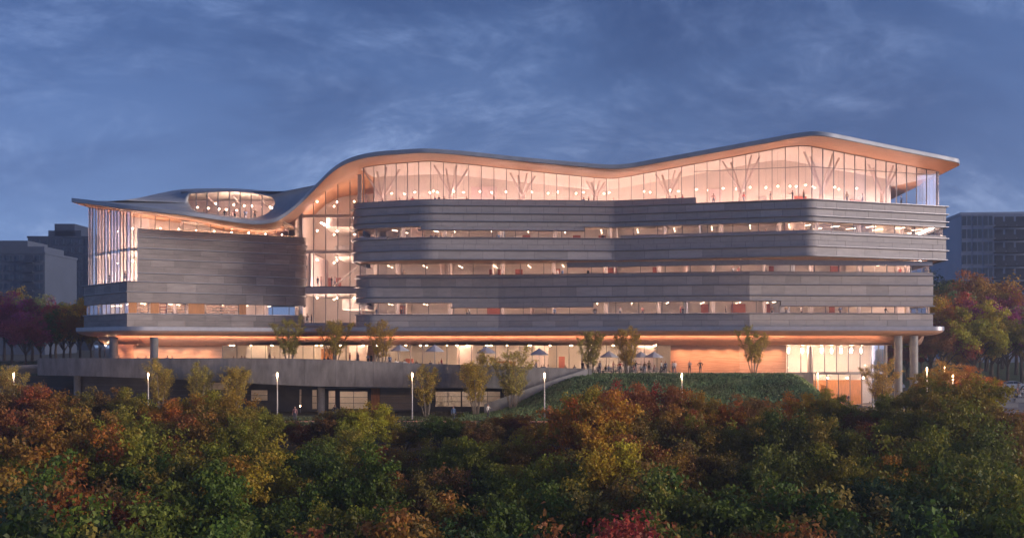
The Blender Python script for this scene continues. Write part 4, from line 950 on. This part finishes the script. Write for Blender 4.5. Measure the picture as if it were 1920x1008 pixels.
# ground cover on the hill and round the path
def cover(name, label, n, fx, fy, size, cols, keep=None):
    X = fx(n); Y = fy(n); k = np.ones(n, bool) if keep is None else np.array([keep(a,b) for a,b in zip(X,Y)]); X = X[k]; Y = Y[k]; n = len(X)
    Z = np.array([H(a,b) for a,b in zip(X,Y)])+size*.3
    C = np.stack([X,Y,Z],1)+RNG.normal(size=(n,3))*.05; Nn = RNG.normal(size=(n,3))*np.array([1,1,.35])
    me = leaf_mesh(name, C, Nn, size*RNG.uniform(.6,1.5,n), np.stack([np.clip(.5+.28*np.sin(X*.9+np.sin(Y*1.3)*2)+RNG.normal(0,.2,n),0,1), np.clip(.34+.2*np.sin(X*.55+1.7*np.sin(Y*.8))*np.sin(Y*.9+X*.3)+RNG.normal(0,.2,n),0,1)],1), .35)
    o = bpy.data.objects.new(name, me); COL.objects.link(o); o.color = (*cols,1); tag(o, label, 'ground cover', kind='stuff')
cover('hill_groundcover', 'dark green ground cover planted over the hill', 60000, lambda n: RNG.uniform(-6,44,n), lambda n: RNG.uniform(127.5,146.5,n), .40, (.17,.235,.11), lambda x,y: not (y > 142.6 and x < 9.6))
cover('path_groundcover', 'low grasses growing beside the garden path', 26000, lambda n: RNG.uniform(-60,-2,n), lambda n: np.where(RNG.uniform(0,1,n) < .55, RNG.uniform(128.4,134,n), RNG.uniform(118,125.6,n)), .30, (.12,.14,.07))
cover('lawn_grass', 'short grass on the left lawn', 9000, lambda n: RNG.uniform(-110,-62,n), lambda n: RNG.uniform(160,204,n), .25, (.04,.08,.025), lambda x,y: y > 172)

# ------------------------------------------------------------------ lamp posts
def lamp_post(px, Y, topy, label, base=None, r=1.0):
    x = wx(px,Y); z = H(x,Y) if base is None else base; h = wz(topy,Y)-z
    e = empty('lamp_post', (x,Y,z)); tag(e, label, 'lamp post', 'lamp posts along the path')
    mb = MB(); mb.lathe([(.13*r,-.1),(.13*r,.12),(.075*r,.18),(.06*r,h-.56),(.065*r,h-.54),(.065*r,h-.50)], n=10); put(mb, 'post', 'post_metal', e, True)
    mb = MB(); mb.lathe([(.045*r,h-.50),(.055*r,h-.48),(.055*r,h-.15),(.045*r,h-.12)], n=10); put(mb, 'lamp_head', 'lamp_street', e, True)
    mb = MB(); mb.lathe([(.075*r,h-.12),(.075*r,h-.05),(.02*r,h-.02)], n=10); put(mb, 'cap', 'post_metal', e)
    l = bpy.data.lights.new('lamp_light', 'POINT'); l.energy = 520; l.color = (1,.62,.34); l.shadow_soft_size = .12
    o = bpy.data.objects.new('lamp_light', l); COL.objects.link(o); o.parent = e; o.location = (0,-.22,h-.45)
for px, ty, where in ((26,697,'at the far left beside a slender tree'),(278,697,'beside a slender tree, before the blank dark wall'),(520,697,'beside the small lit window and the walking person'),(773,697,'before the garage-like shutter under the parapet'),(1021,697,'on the grassy hill beside the person in pink')):
    lamp_post(px, 129.6, ty, 'slim lit lamp post %s' % where)
lamp_post(1278.5, 131, 698.5, 'slim lit lamp post below the dining terrace, against the hill'); lamp_post(1533.5, 142, 697.5, 'slim lit lamp post before the entrance glass')
lamp_post(1786.5, 130.5, 701, 'slim lit lamp post on the plaza among orange leaves'); lamp_post(1738, 132, 687, 'slim lit lamp post just right of the round columns', r=.8); lamp_post(1771, 146, 684, 'smallest lit lamp post, between two others by the plaza', r=.6)

# ------------------------------------------------------------------ people
def figure(pose):
    """skeleton -> one continuous skinned body; returns a shared mesh"""
    P = {}; Ed = []; Rr = {}
    def v(n, x, y, z, r, r2=None, par=None): P[n] = (x,y,z); Rr[n] = (r, r2 or r); 
    hip = .92; sit = pose.startswith('sit')
    if sit: hip = .50
    ln = .10 if pose == 'sit_lean' else (.03 if pose == 'phone' else 0)
    v('pel',0,0,hip+.02,.145,.11); v('wai',0,-ln*.4,hip+.20,.125,.095); v('che',0,-ln,hip+.40,.15,.105); v('nek',0,-ln*1.2,hip+.56,.052); v('jaw',0,-ln*1.4-.02,hip+.63,.07,.08); v('hd',0,-ln*1.4-.01,hip+.73,.085,.095); v('crn',0,-ln*1.4,hip+.80,.06)
    Ed += [('pel','wai'),('wai','che'),('che','nek'),('nek','jaw'),('jaw','hd'),('hd','crn')]
    for s, S in ((-1,'l'),(1,'r')):
        sh = (.185*s, -ln, hip+.48); v('sh'+S,*sh,.062)
        el = (.245*s, .03-ln, hip+.20); wr = (.25*s, -.06-ln, hip-.03); ha = (.25*s, -.09-ln, hip-.11)
        if pose == 'hips' : el = (.40*s, .05, hip+.24); wr = (.24*s, -.06, hip+.08); ha = (.17*s,-.10,hip+.06)
        if pose == 'phone' : el = (.24*s,-.02,hip+.22); wr = (.10*s,-.26,hip+.33); ha = (.05*s,-.31,hip+.37)
        if pose == 'gesture' and s > 0: el = (.30,-.12,hip+.27); wr = (.34,-.36,hip+.33); ha = (.35,-.45,hip+.35)
        if pose == 'walk': el = (.25*s, .03+.10*s, hip+.21); wr = (.24*s,-.05+.22*s,hip+.0); ha = (.24*s,-.09+.24*s,hip-.07)
        if sit: el = (.25*s,-.06-ln,hip+.22); wr = (.17*s,-.32-ln,hip+.20); ha = (.14*s,-.40-ln,hip+.20)
        v('el'+S,*el,.044); v('wr'+S,*wr,.030); v('ha'+S,*ha,.034,.022)
        Ed += [('che','sh'+S),('sh'+S,'el'+S),('el'+S,'wr'+S),('wr'+S,'ha'+S)]
        hp = (.095*s,0,hip-.06); kn = (.11*s,-.02,.49); an = (.11*s,.03,.085); to = (.13*s,-.15,.035)
        if pose == 'walk': kn = (.10*s,-.06-.10*s,.50); an = (.10*s,.06-.30*s,.10+.04*(s<0)); to = (.11*s,-.11-.30*s,.035+.03*(s<0))
        if sit: kn = (.13*s,-.44,hip-.02); an = (.13*s,-.40,.085); to = (.14*s,-.57,.035)
        v('hp'+S,*hp,.095); v('kn'+S,*kn,.062); v('an'+S,*an,.042); v('to'+S,*to,.040,.030)
        Ed += [('pel','hp'+S),('hp'+S,'kn'+S),('kn'+S,'an'+S),('an'+S,'to'+S)]
    names = list(P); me = bpy.data.meshes.new('fig'); me.from_pydata([P[n] for n in names], [(names.index(a),names.index(b)) for a,b in Ed], [])
    ob = bpy.data.objects.new('fig', me); COL.objects.link(ob); ob.modifiers.new('s','SKIN'); sb = ob.modifiers.new('b','SUBSURF'); sb.levels = 1
    for i, n in enumerate(names):
        me.skin_vertices[0].data[i].radius = Rr[n]; me.skin_vertices[0].data[i].use_root = (n == 'pel')
    dg = bpy.context.evaluated_depsgraph_get(); dg.update(); body = bpy.data.meshes.new_from_object(ob.evaluated_get(dg)); bpy.data.objects.remove(ob)
    # fingers, nose and ears grown on as short tapered chains
    mb = MB(); mb.v = [tuple(q.co) for q in body.vertices]; mb.f = [tuple(p.vertices) for p in body.polygons]
    for S in 'lr':
        a = Vector(P['wr'+S]); b = Vector(P['ha'+S]); d = (b-a).normalized(); side = d.cross(Vector((0,1,0))); side = side.normalized() if side.length > .1 else Vector((1,0,0))
        for k, ll in enumerate((.062,.075,.08,.07)):
            st = b+side*(-.027+.018*k); mid = st+d*ll*.6+Vector((0,-.006,0)); mb.tube([st, mid, mid+d*ll*.45+Vector((0,-.016,-.004))], [.009,.0085,.006], 5)
        st = a.lerp(b,.6)+side*.03; mb.tube([st, st+side*.02+d*.035, st+side*.018+d*.062], [.010,.009,.006], 5)
    hx, hy, hz = P['hd']; mb.tube([(hx,hy-.08,hz-.005),(hx,hy-.115,hz-.03)], [.010,.014], 5)
    for s in (-1,1): mb.tube([(hx+.078*s,hy+.005,hz-.03),(hx+.088*s,hy+.012,hz+.015)], [.012,.014], 5)
    me = bpy.data.meshes.new('person'); me.from_pydata(mb.v, [], mb.f); bm = bmesh.new(); bm.from_mesh(me); bmesh.ops.recalc_face_normals(bm, faces=bm.faces); bm.to_mesh(me); bm.free()
    for m in ('skin','hair','top','trousers'): me.materials.append(MATS[m])
    grp = {'pel':3,'wai':2,'che':2,'nek':0,'jaw':0,'hd':0,'crn':1}
    smp = []
    for a, b in Ed:
        for t in (0,.25,.5,.75,1):
            q = Vector(P[a]).lerp(Vector(P[b]), t); n = b if t > .5 else a; key = n.rstrip('lr') if n[:2] in ('sh','el','wr','ha','hp','kn','an','to') else n
            g = {'sh':2,'el':2,'wr':0 if t == 1 else 2,'ha':0,'hp':3,'kn':3,'an':3,'to':1}.get(key, grp.get(key,2)); smp.append((q,g))
    for p in me.polygons:
        c = p.center; g = min(smp, key=lambda s: (s[0]-c).length_squared)[1]
        if (c-Vector(P['hd'])).length < .17 and (c.z > hz+.045 or c.y > hy+.035): g = 1
        p.material_index = g; p.use_smooth = True
    return me
FIG = {p: figure(p) for p in ('stand','walk','hips','phone','gesture','sit','sit_lean')}
TOPS = {'dark navy':(.03,.035,.055), 'pale grey':(.42,.42,.44), 'white':(.62,.60,.58), 'charcoal':(.05,.05,.055), 'dusty pink':(.46,.24,.22), 'blue':(.10,.16,.28), 'brown':(.16,.10,.07), 'red':(.38,.06,.06), 'black':(.018,.018,.02), 'tan':(.34,.25,.17)}
VERB = {'stand':'standing','walk':'walking','hips':'hands on hips','phone':'holding phone','gesture':'gesturing','sit':'seated','sit_lean':'leaning forward'}
def person(x, y, z, pose, top, where, face=0.0, hs=1.0):
    o = bpy.data.objects.new('person', FIG[pose]); COL.objects.link(o); o.location = (x,y,z); o.rotation_euler = (0,0,face); s = random.uniform(.96,1.04)*hs; o.scale = (s,s,s); o.color = (*TOPS[top],1)
    tag(o, 'person in %s top %s %s' % (top, VERB[pose], where), 'person', 'people in and around the building'); return o
tops = list(TOPS); poses = ['stand','walk','hips','phone','gesture']
def crowd(path, ins, zf, pxs, where, sitp=()):
    for i, px in enumerate(pxs):
        s = s_(path.offset(-ins) if ins < 3.5 else path, px); q = path.offset(-ins) if ins < 3.5 else path; p = q.at(s); z = zf(p[0]) if callable(zf) else zf
        n = len(pxs); w_ = where if n == 1 else '%s, %s from left' % (where, ORD[i])
        person(p[0], p[1], z, random.choice(poses), tops[(i*3+len(where)) % len(tops)], w_, random.uniform(0,6.28))
crowd(U, 1.9, 22.46, [683,717,750,763,774,816,823,833,875,926], 'top floor before roof dip'); crowd(U, 2.2, 22.46, [1095,1104,1150,1267,1280], 'top floor around roof dip')
crowd(U, 1.8, 22.47, [1338,1395,1444,1486,1507,1588,1617,1690], 'top floor near roof peak')
crowd(U, 2.0, 17.4, [747,810,817,828,849,936,1131,1190,1424,1436,1488,1512], 'in fourth floor band'); crowd(L, 2.4, 12.9, [758,1046,1055,1103,1375,1385,1688], 'in third floor band')
crowd(L, 2.0, 7.5, [706,753,757,876,880,1040,1116,1163,1205,1276,1280,1361,1448,1474,1503,1576,1661], 'in second floor band')
q = W.offset(-1.2); crowd(W, 1.6, 12.44, [198,207,235], 'in wing glass corner')
for i, px in enumerate((382,421,440,460,478)): person(wx(px,GY+1.6), GY+1.6, 21.26, poses[i], tops[i+2], 'in roof dormer, %s from left' % ORD[i], random.uniform(0,6))
for i, (px, z) in enumerate(((596,12.34),(602,12.34),(622,12.34),(628,12.34),(576,6.72),(584,6.72))): person(wx(px,AY+1.2), AY+1.2, z, poses[(i*2) % 5], tops[(i*4) % 10], ('on atrium bridge, %s from left' % ORD[i]) if i < 4 else ('low in the atrium, %s' % ('nearer the pier' if i == 4 else 'farther from the pier')), random.uniform(0,6))
SEATS = []
for i, (px, Y, ps) in enumerate(((223,152,'sit'),(259,151,'sit'),(274,151,'sit'),(314,150,'sit'),(323,150,'sit'),(438,148,'sit'),(453,148,'sit'),(459,148,'sit'),(505,147,'stand'),(515,147,'sit'),(608,146,'sit'),(615,146,'sit'),(656,146,'stand'),(671,146,'stand'),(690,146,'phone'),(696,145,'gesture'),(731,146,'stand'),(742,145,'sit'),(758,146,'sit'),(781,145,'sit'),(807,145,'sit'),(823,145,'sit'),(828,146,'stand'),(920,145,'sit'),(1005,146,'stand'),(1015,145,'sit'),(1020,145,'sit'),(1028,145,'sit'),(1060,145,'sit'),(1077,145,'sit'),(1092,145.5,'gesture'),(1102,145.5,'stand'))):
    x = wx(px,Y); fa = random.uniform(0,6.28); person(x, Y, tf(x)-(.035 if ps == 'sit' else 0), ps, tops[(i*7+3) % 10], 'behind parapet, %s from left' % ORD[i], fa)
    if ps == 'sit': SEATS.append((x, Y, fa))
for i, (px, Y, ps, c, wv) in enumerate(((1293,149.5,'phone','pale grey','at timber wall, nearer the tables'),(1313,149.8,'hips','charcoal','at timber wall, farther from tables'),(1262,147.6,'stand','pale grey','at the end of the dining tables'),(1265,147.2,'walk','white','at the end of the dining tables'))):
    person(wx(px,Y), Y, 0, ps, c, wv, (0,.3,2.5,3.3)[i])
for px, Y, ps, c, wv, f in ((553,127.2,'stand','dusty pink','on the garden path between two lamp posts',0),(628,130,'walk','charcoal','beside the undercroft doors',2.8),(1029,127.6,'phone','dusty pink','on the path at the foot of the hill',-1),(915,131.5,'gesture','white','among the leaves left of the hill',1),(850,127.2,'stand','blue','on the path behind orange leaves',.4)):
    person(wx(px,Y), Y, H(wx(px,Y),Y)+.05, ps, c, wv, f)
for i, (px, c) in enumerate(((1578,'black'),(1586,'red'),(1591,'dark navy'))): person(wx(px,160.5), 160.5, -4.91, poses[i], c, 'in entrance hall, %s from left' % ORD[i], i*2.0)

# ------------------------------------------------------------------ parasols, tables, chairs
def parasol():
    e = empty('parasol'); mb = MB(); mb.lathe([(.03,.02),(.028,2.75)], n=8); put(mb, 'pole', 'post_metal', e)
    mb = MB(); mb.lathe([(.30,0),(.30,.05),(.05,.09)], n=14); put(mb, 'base', 'post_metal', e)
    mb = MB(); n = 8; rim = [(1.45*math.cos(2*math.pi*i/n), 1.45*math.sin(2*math.pi*i/n), 2.12) for i in range(n)]
    mid = [(.72*math.cos(2*math.pi*i/n), .72*math.sin(2*math.pi*i/n), 2.46) for i in range(n)]; tip = [(.05*math.cos(2*math.pi*i/n), .05*math.sin(2*math.pi*i/n), 2.78) for i in range(n)]
    hem = [(x*1.0,y*1.0,z-.10) for x,y,z in rim]; mb.loft([hem, rim, mid, tip], caps=False)
    c = put(mb, 'canopy', 'umbrella_cloth', e)
    for i in range(n):
        mb = MB(); mb.tube([Vector(tip[i])-Vector((0,0,.04)), Vector(mid[i])-Vector((0,0,.03)), Vector(rim[i])-Vector((0,0,.02))], [.012]*3, 4); o = put(mb, 'rib', 'post_metal', e)
    mb = MB(); mb.lathe([(.04,2.78),(.05,2.82),(.01,2.90)], n=8); put(mb, 'finial', 'post_metal', e); return e
def table():
    e = empty('dining_table'); mb = MB(); mb.lathe([(.45,.70),(.46,.72),(.46,.74),(.45,.75)], n=18); put(mb, 'table_top', 'chair_white', e)
    mb = MB(); mb.lathe([(.24,0),(.24,.03),(.04,.06),(.035,.70)], n=12); put(mb, 'pedestal', 'chair_white', e); return e
def chair():
    e = empty('dining_chair'); mb = MB(); mb.box((0,0,.45),(.44,.44,.04)); put(mb, 'seat', 'chair_white', e)
    mb = MB(); mb.loft([[(-.22,.20,.60),(-.22,.22,.60),(.22,.22,.60),(.22,.20,.60)],[(-.22,.24,.86),(-.22,.26,.86),(.22,.26,.86),(.22,.24,.86)]]); put(mb, 'backrest', 'chair_white', e)
    for sx in (-1,1):
        for sy in (-1,1):
            mb = MB(); mb.tube([(.22*sx,.22*sy,0),(.18*sx,.19*sy,.44)],[.014,.016],6); put(mb, 'leg', 'chair_white', e)
        mb = MB(); mb.tube([(.19*sx,.20,.45),(.20*sx,.22,.62)],[.014,.014],6); put(mb, 'back_post', 'chair_white', e)
    return e
pp, tp, cp_ = parasol(), table(), chair(); first = {'p':1,'t':1,'c':1}
def place(proto, key, x, y, z, rz, label, cat, group):
    o = proto if first[key] else copy_tree(proto); first[key] = 0; o.location = (x,y,z); o.rotation_euler = (0,0,rz); tag(o, label, cat, group); return o
PW = ['leftmost, beyond the slender tree before the atrium','second from the left on the parapet terrace','above the left of two slender trees before the parapet','above the parapet, right of the slender trees','between the two slender trees on the dining terrace','half hidden behind the right slender tree on the dining terrace','rightmost, over the dining tables beside the timber wall']
for i, (px, Y, ty) in enumerate(((750,149,644),(815,148.5,644),(912,148.5,646),(1011,148,650),(1142,148.4,656),(1202,150.8,657),(1226,148.2,657))):
    x = wx(px,Y); z = tf(x); o = place(pp, 'p', x, Y, z, random.uniform(0,1), 'grey parasol, %s' % PW[i], 'parasol', 'parasols on the terrace'); s = (wz(ty,Y)-z)/2.9; o.scale = (.86,.86,s)
tabs = [(1142,148.2),(1172,147.0),(1203,150.4),(1227,147.6),(1118,147.4),(750,148.6),(815,148.1),(912,148.1),(1011,147.6)]
ci = 0; RK = [1,2,3,4,0]; DINERS = []
for i, (px, Y) in enumerate(tabs):
    x = wx(px,Y)+.55; z = tf(x); place(tp, 't', x, Y, z, 0, 'round white table %s' % (('on the dining terrace, %s of its tables from left' % ORD[RK[i]]) if i < 5 else 'behind the parapet, %s of those tables from left' % ORD[i-5]), 'table', 'terrace tables')
    for k, a in enumerate((.4, 2.4, 4.3)):
        cxx, cyy = x+.78*math.cos(a), Y+.78*math.sin(a); seat = ['nearer side','back side','left side'][k]
        place(cp_, 'c', cxx, cyy, tf(cxx), a-math.pi/2, 'white chair on the %s of the %s %s table from left' % (['right','left','near'][k], ORD[RK[i]] if i < 5 else ORD[i-5], 'dining terrace' if i < 5 else 'parapet terrace'), 'chair', 'terrace chairs')
        if i < 5 and (i+k) % 3 != 2:
            ps = random.choice(['sit','sit_lean']); DINERS.append((cxx, cyy, ps, tops[(i*3+k*4+1) % 10], a-math.pi/2))
for i, (px, Y, ps) in enumerate(((1125,146.2,'stand'),(1150,146.6,'gesture'),(1163,146.4,'hips'),(1184,146.6,'stand'),(1192,149,'gesture'),(1209,146.3,'phone'),(1217,149,'stand'),(1240,146.4,'walk'),(1248,147,'stand'))): person(wx(px,Y), Y, 0, ps, tops[(i*3+1) % 10], 'among dining tables, %s from left' % ORD[i], random.uniform(0,6))

for i, (x, y, ps, c, fa) in enumerate(sorted(DINERS, key=lambda d: d[0]/d[1])): person(x, y, tf(x)-.035, ps, c, 'dining outdoors, %s diner from left' % ORD[i], fa)
for i, (x, y, fa) in enumerate(SEATS): place(cp_, 'c', x, y, tf(x), fa, 'white chair under a seated person behind the parapet, %s from left' % ORD[i], 'chair', 'terrace chairs')
# ------------------------------------------------------------------ plaza on the right: car, low walls, people
def car(x, y, z, rz, label):
    e = empty('parked_car', (x,y,z), rz); tag(e, label, 'car')
    side = [(-2.30,.42),(-2.32,.70),(-2.22,.92),(-1.62,1.00),(-1.05,1.34),(-.45,1.45),(.30,1.44),(.85,1.26),(1.30,1.02),(2.02,.90),(2.28,.72),(2.30,.42)]
    def sect(yy, k): return [(px_, yy*(1.0 if pz < 1.0 else 1-.30*(pz-1.0)/.45*1.0), pz*k if pz > .5 else pz) for px_, pz in side]
    arch = []
    low = [(2.30,.30),(1.86,.26)]+[(1.42+.40*math.cos(t),.30+.40*math.sin(t)) for t in np.linspace(0,math.pi,8)]+[(.9,.22),(-.9,.22)]+[(-1.36+.40*math.cos(t),.30+.40*math.sin(t)) for t in np.linspace(0,math.pi,8)]+[(-1.9,.26),(-2.30,.30)]
    prof = side+low
    mb = MB()
    def pt(p, yy): return (p[0], yy*(1 if p[1] < .95 else 1-.24*min(1,(p[1]-.95)/.5)), p[1])
    mb.loft([[pt(p,-.86) for p in prof],[pt(p,-.90) for p in prof][:0] or [pt(p,-.89) for p in prof],[pt(p,-.4) for p in prof],[pt(p,.4) for p in prof],[pt(p,.89) for p in prof],[pt(p,.86) for p in prof]]); body = put(mb, 'body', 'car_paint', e, False)
    for s in (-1,1):
        for nm, q in (('side_window',[(-1.50,1.02),(-1.02,1.30),(-.30,1.385),(-.30,1.03)]),('side_window',[(-.24,1.03),(-.24,1.385),(.30,1.38),(.80,1.20),(1.05,1.03)])):
            mb = MB(); mb.loft([[pt(p,(.895)*s) for p in q],[pt(p,(.87)*s) for p in q]]); put(mb, nm, 'car_glass', e)
        mb = MB(); mb.box((-2.24,.62*s,.80),(.16,.40,.14)); put(mb, 'tail_light', 'tail', e)
        mb = MB(); mb.box((2.16,.62*s,.72),(.22,.36,.12)); put(mb, 'headlight', 'rim', e)
        for wxp in (-1.36,1.42):
            mb = MB(); n = 20; rr = [(.20,.10),(.33,.11),(.34,.02),(.34,-.06),(.33,-.11),(.20,-.10)]
            mb.loft([[(wxp+r*math.cos(2*math.pi*i/n), .80*s+o, .34+r*math.sin(2*math.pi*i/n)) for i in range(n)] for r,o in rr], caps=False); wh = put(mb, 'wheel', 'tyre', e, True)
            mb = MB(); mb.loft([[(wxp+r*math.cos(2*math.pi*i/n), (.80+o)*s, .34+r*math.sin(2*math.pi*i/n)) for i in range(n)] for r,o in ((.21,.07),(.19,.10),(.05,.085))]); put(mb, 'rim', 'rim', wh, True)
    return e
cx_ = wx(1899,187); car(cx_, 187, H(cx_,187)+.06, 0.0, 'silver-grey sedan parked on the road by the lawn'); car(wx(1668,188), 188, H(wx(1668,188),188)+.06, 0, 'silver-grey sedan half hidden behind the round columns')
for i, (px, Y, wd, hh) in enumerate(((1893,160,5.2,.55),(1880,152,4.0,.5),(1905,169,6.0,.5))):
    x = wx(px,Y); e = MB(); e.box((0,0,hh/2),(wd,.55,hh)); e.box((0,0,hh+.03),(wd+.06,.62,.06)); o = e.build('seat_wall', 'concrete_light'); o.location = (x,Y,H(x,Y)+.06); tag(o, 'long low concrete seat wall on the plaza, %s of three' % ('middle','nearest','farthest')[i].replace('nearest','nearest the camera'), 'bench', 'seat walls on the plaza')
for i, (px, Y, ps, c) in enumerate(sorted(((1842,158,'stand','pale grey'),(1872,172,'stand','white'),(1910,176,'stand','tan'),(1889,161,'sit','black'),(1880,156,'sit','red'),(1905,160,'sit','dark navy'),(1912,161,'sit','pale grey'),(1908,166,'stand','dusty pink'),(1917,165,'gesture','white'),(1868,162,'stand','dark navy'),(1897,164,'sit_lean','blue'),(1690,182,'stand','dusty pink')))):
    x = wx(px,Y); person(x, Y, H(x,Y)+(.07 if not ps.startswith('sit') else .10), ps, c, 'by plaza, %s from left' % ORD[i], random.uniform(0,6.28))

# ------------------------------------------------------------------ buildings beyond
def tower(name, label, px0, px1, topy, Y, wallm, floors, bays, depth=22, fz=None, zb=-2, rz=0.0, balc=(), side=True, win=(.62,.55), penth=None):
    x0, x1 = wx(px0,Y), wx(px1,Y); zt = wz(topy,Y); W_ = x1-x0; Hh = zt-zb
    e = empty(name, ((x0+x1)/2, Y, zb), rz); tag(e, label, 'building', 'buildings beyond the trees')
    mb = MB(); mb.box((0,depth/2,Hh/2),(W_,depth,Hh)); mb.box((0,depth/2,Hh+.3),(W_+.4,depth+.4,.6)); put(mb, 'wall', wallm, e)
    if penth:
        for (a,b,h) in penth: mb = MB(); mb.box(((a+b)/2*W_,depth*.5,Hh+.6+h/2),((b-a)*W_,depth*.6,h)); put(mb, 'penthouse', wallm, e)
    fh = Hh/floors; bw = W_/bays; vis0 = 0
    wm = MB(); wm.box((0,0,0),(bw*win[0],.3,fh*win[1])); wmesh = None
    sill = MB(); sill.box((0,-.12,-fh*win[1]/2-.1),(bw*win[0]+.2,.3,.15)); sm = None; fm = MB(); fm.box((0,-.17,0),(.12,.08,fh*win[1])); 
    for f in range(floors):
        if zb+(f+1)*fh < wz(575,Y): continue
        for b in range(bays):
            if b in balc: continue
            if wmesh is None:
                o = wm.build('window', 'far_glass'); wmesh = o.data; o.parent = e; k = sill.build('sill', wallm); sm = k.data; k.parent = o; g = fm.build('frame', wallm); gm = g.data; g.parent = o
            else:
                o = bpy.data.objects.new('window', wmesh); COL.objects.link(o); o.parent = e; k = bpy.data.objects.new('sill', sm); COL.objects.link(k); k.parent = o; g = bpy.data.objects.new('frame', gm); COL.objects.link(g); g.parent = o
            o.location = (-W_/2+(b+.5)*bw, -.02, (f+.55)*fh)
        for b in balc:
            mb = MB(); mb.box((-W_/2+(b+.5)*bw,-.7,f*fh+.15),(bw*.92,1.4,.2)); mb.box((-W_/2+(b+.5)*bw,-1.36,f*fh+.75),(bw*.92,.08,1.0)); mb.box((-W_/2+(b+.5)*bw,.0,f*fh+fh*.55),(bw*.8,.1,fh*.6)); put(mb, 'balcony', 'far_dark', e)
    return e
tower('apartment_block', 'pale brick apartment block with balconies at the far left', -30, 84, 476, 300, 'far_wall', 12, 6, balc=(4,), penth=[(-.45,.1,3.4),(.1,.38,1.8)])
tower('office_tower', 'dark office tower with stepped top behind the glass corner', 52, 172, 446, 360, 'far_dark', 15, 8, depth=30, win=(.55,.6), penth=[(-.3,.22,2.4),(-.2,.12,4.6)])
tower('apartment_tower', 'large blue-grey apartment building at the far right', 1806, 2020, 402, 255, 'far_blue', 12, 11, balc=(3,4,5), win=(.82,.72), rz=R(-6), depth=30)
tower('slim_tower', 'slim distant tower just left of the large blue-grey building', 1785, 1800, 463, 520, 'far_wall', 28, 4, win=(.6,.5))
tower('distant_tower', 'distant pale tower seen under the overhanging corner', 1728, 1773, 486, 480, 'far_wall', 22, 8, win=(.7,.5))

# ------------------------------------------------------------------ evening haze
mb = MB(); mb.box((0,400,10),(1440,1060,74)); hz = mb.build('haze', 'core'); tag(hz, 'thin blue evening haze', 'haze', kind='stuff')
hm = bpy.data.materials.new('haze_air'); hm.use_nodes = True; t = hm.node_tree; t.nodes.clear(); o = t.nodes.new('ShaderNodeOutputMaterial'); pv = t.nodes.new('ShaderNodeVolumePrincipled')
pv.inputs['Color'].default_value = (.78,.84,1,1); pv.inputs['Density'].default_value = 0.00055; pv.inputs['Anisotropy'].default_value = .55
t.links.new(pv.outputs[0], o.inputs['Volume']); hz.data.materials.clear(); hz.data.materials.append(hm); hm.cycles.homogeneous_volume = True
cy.volume_bounces = 0
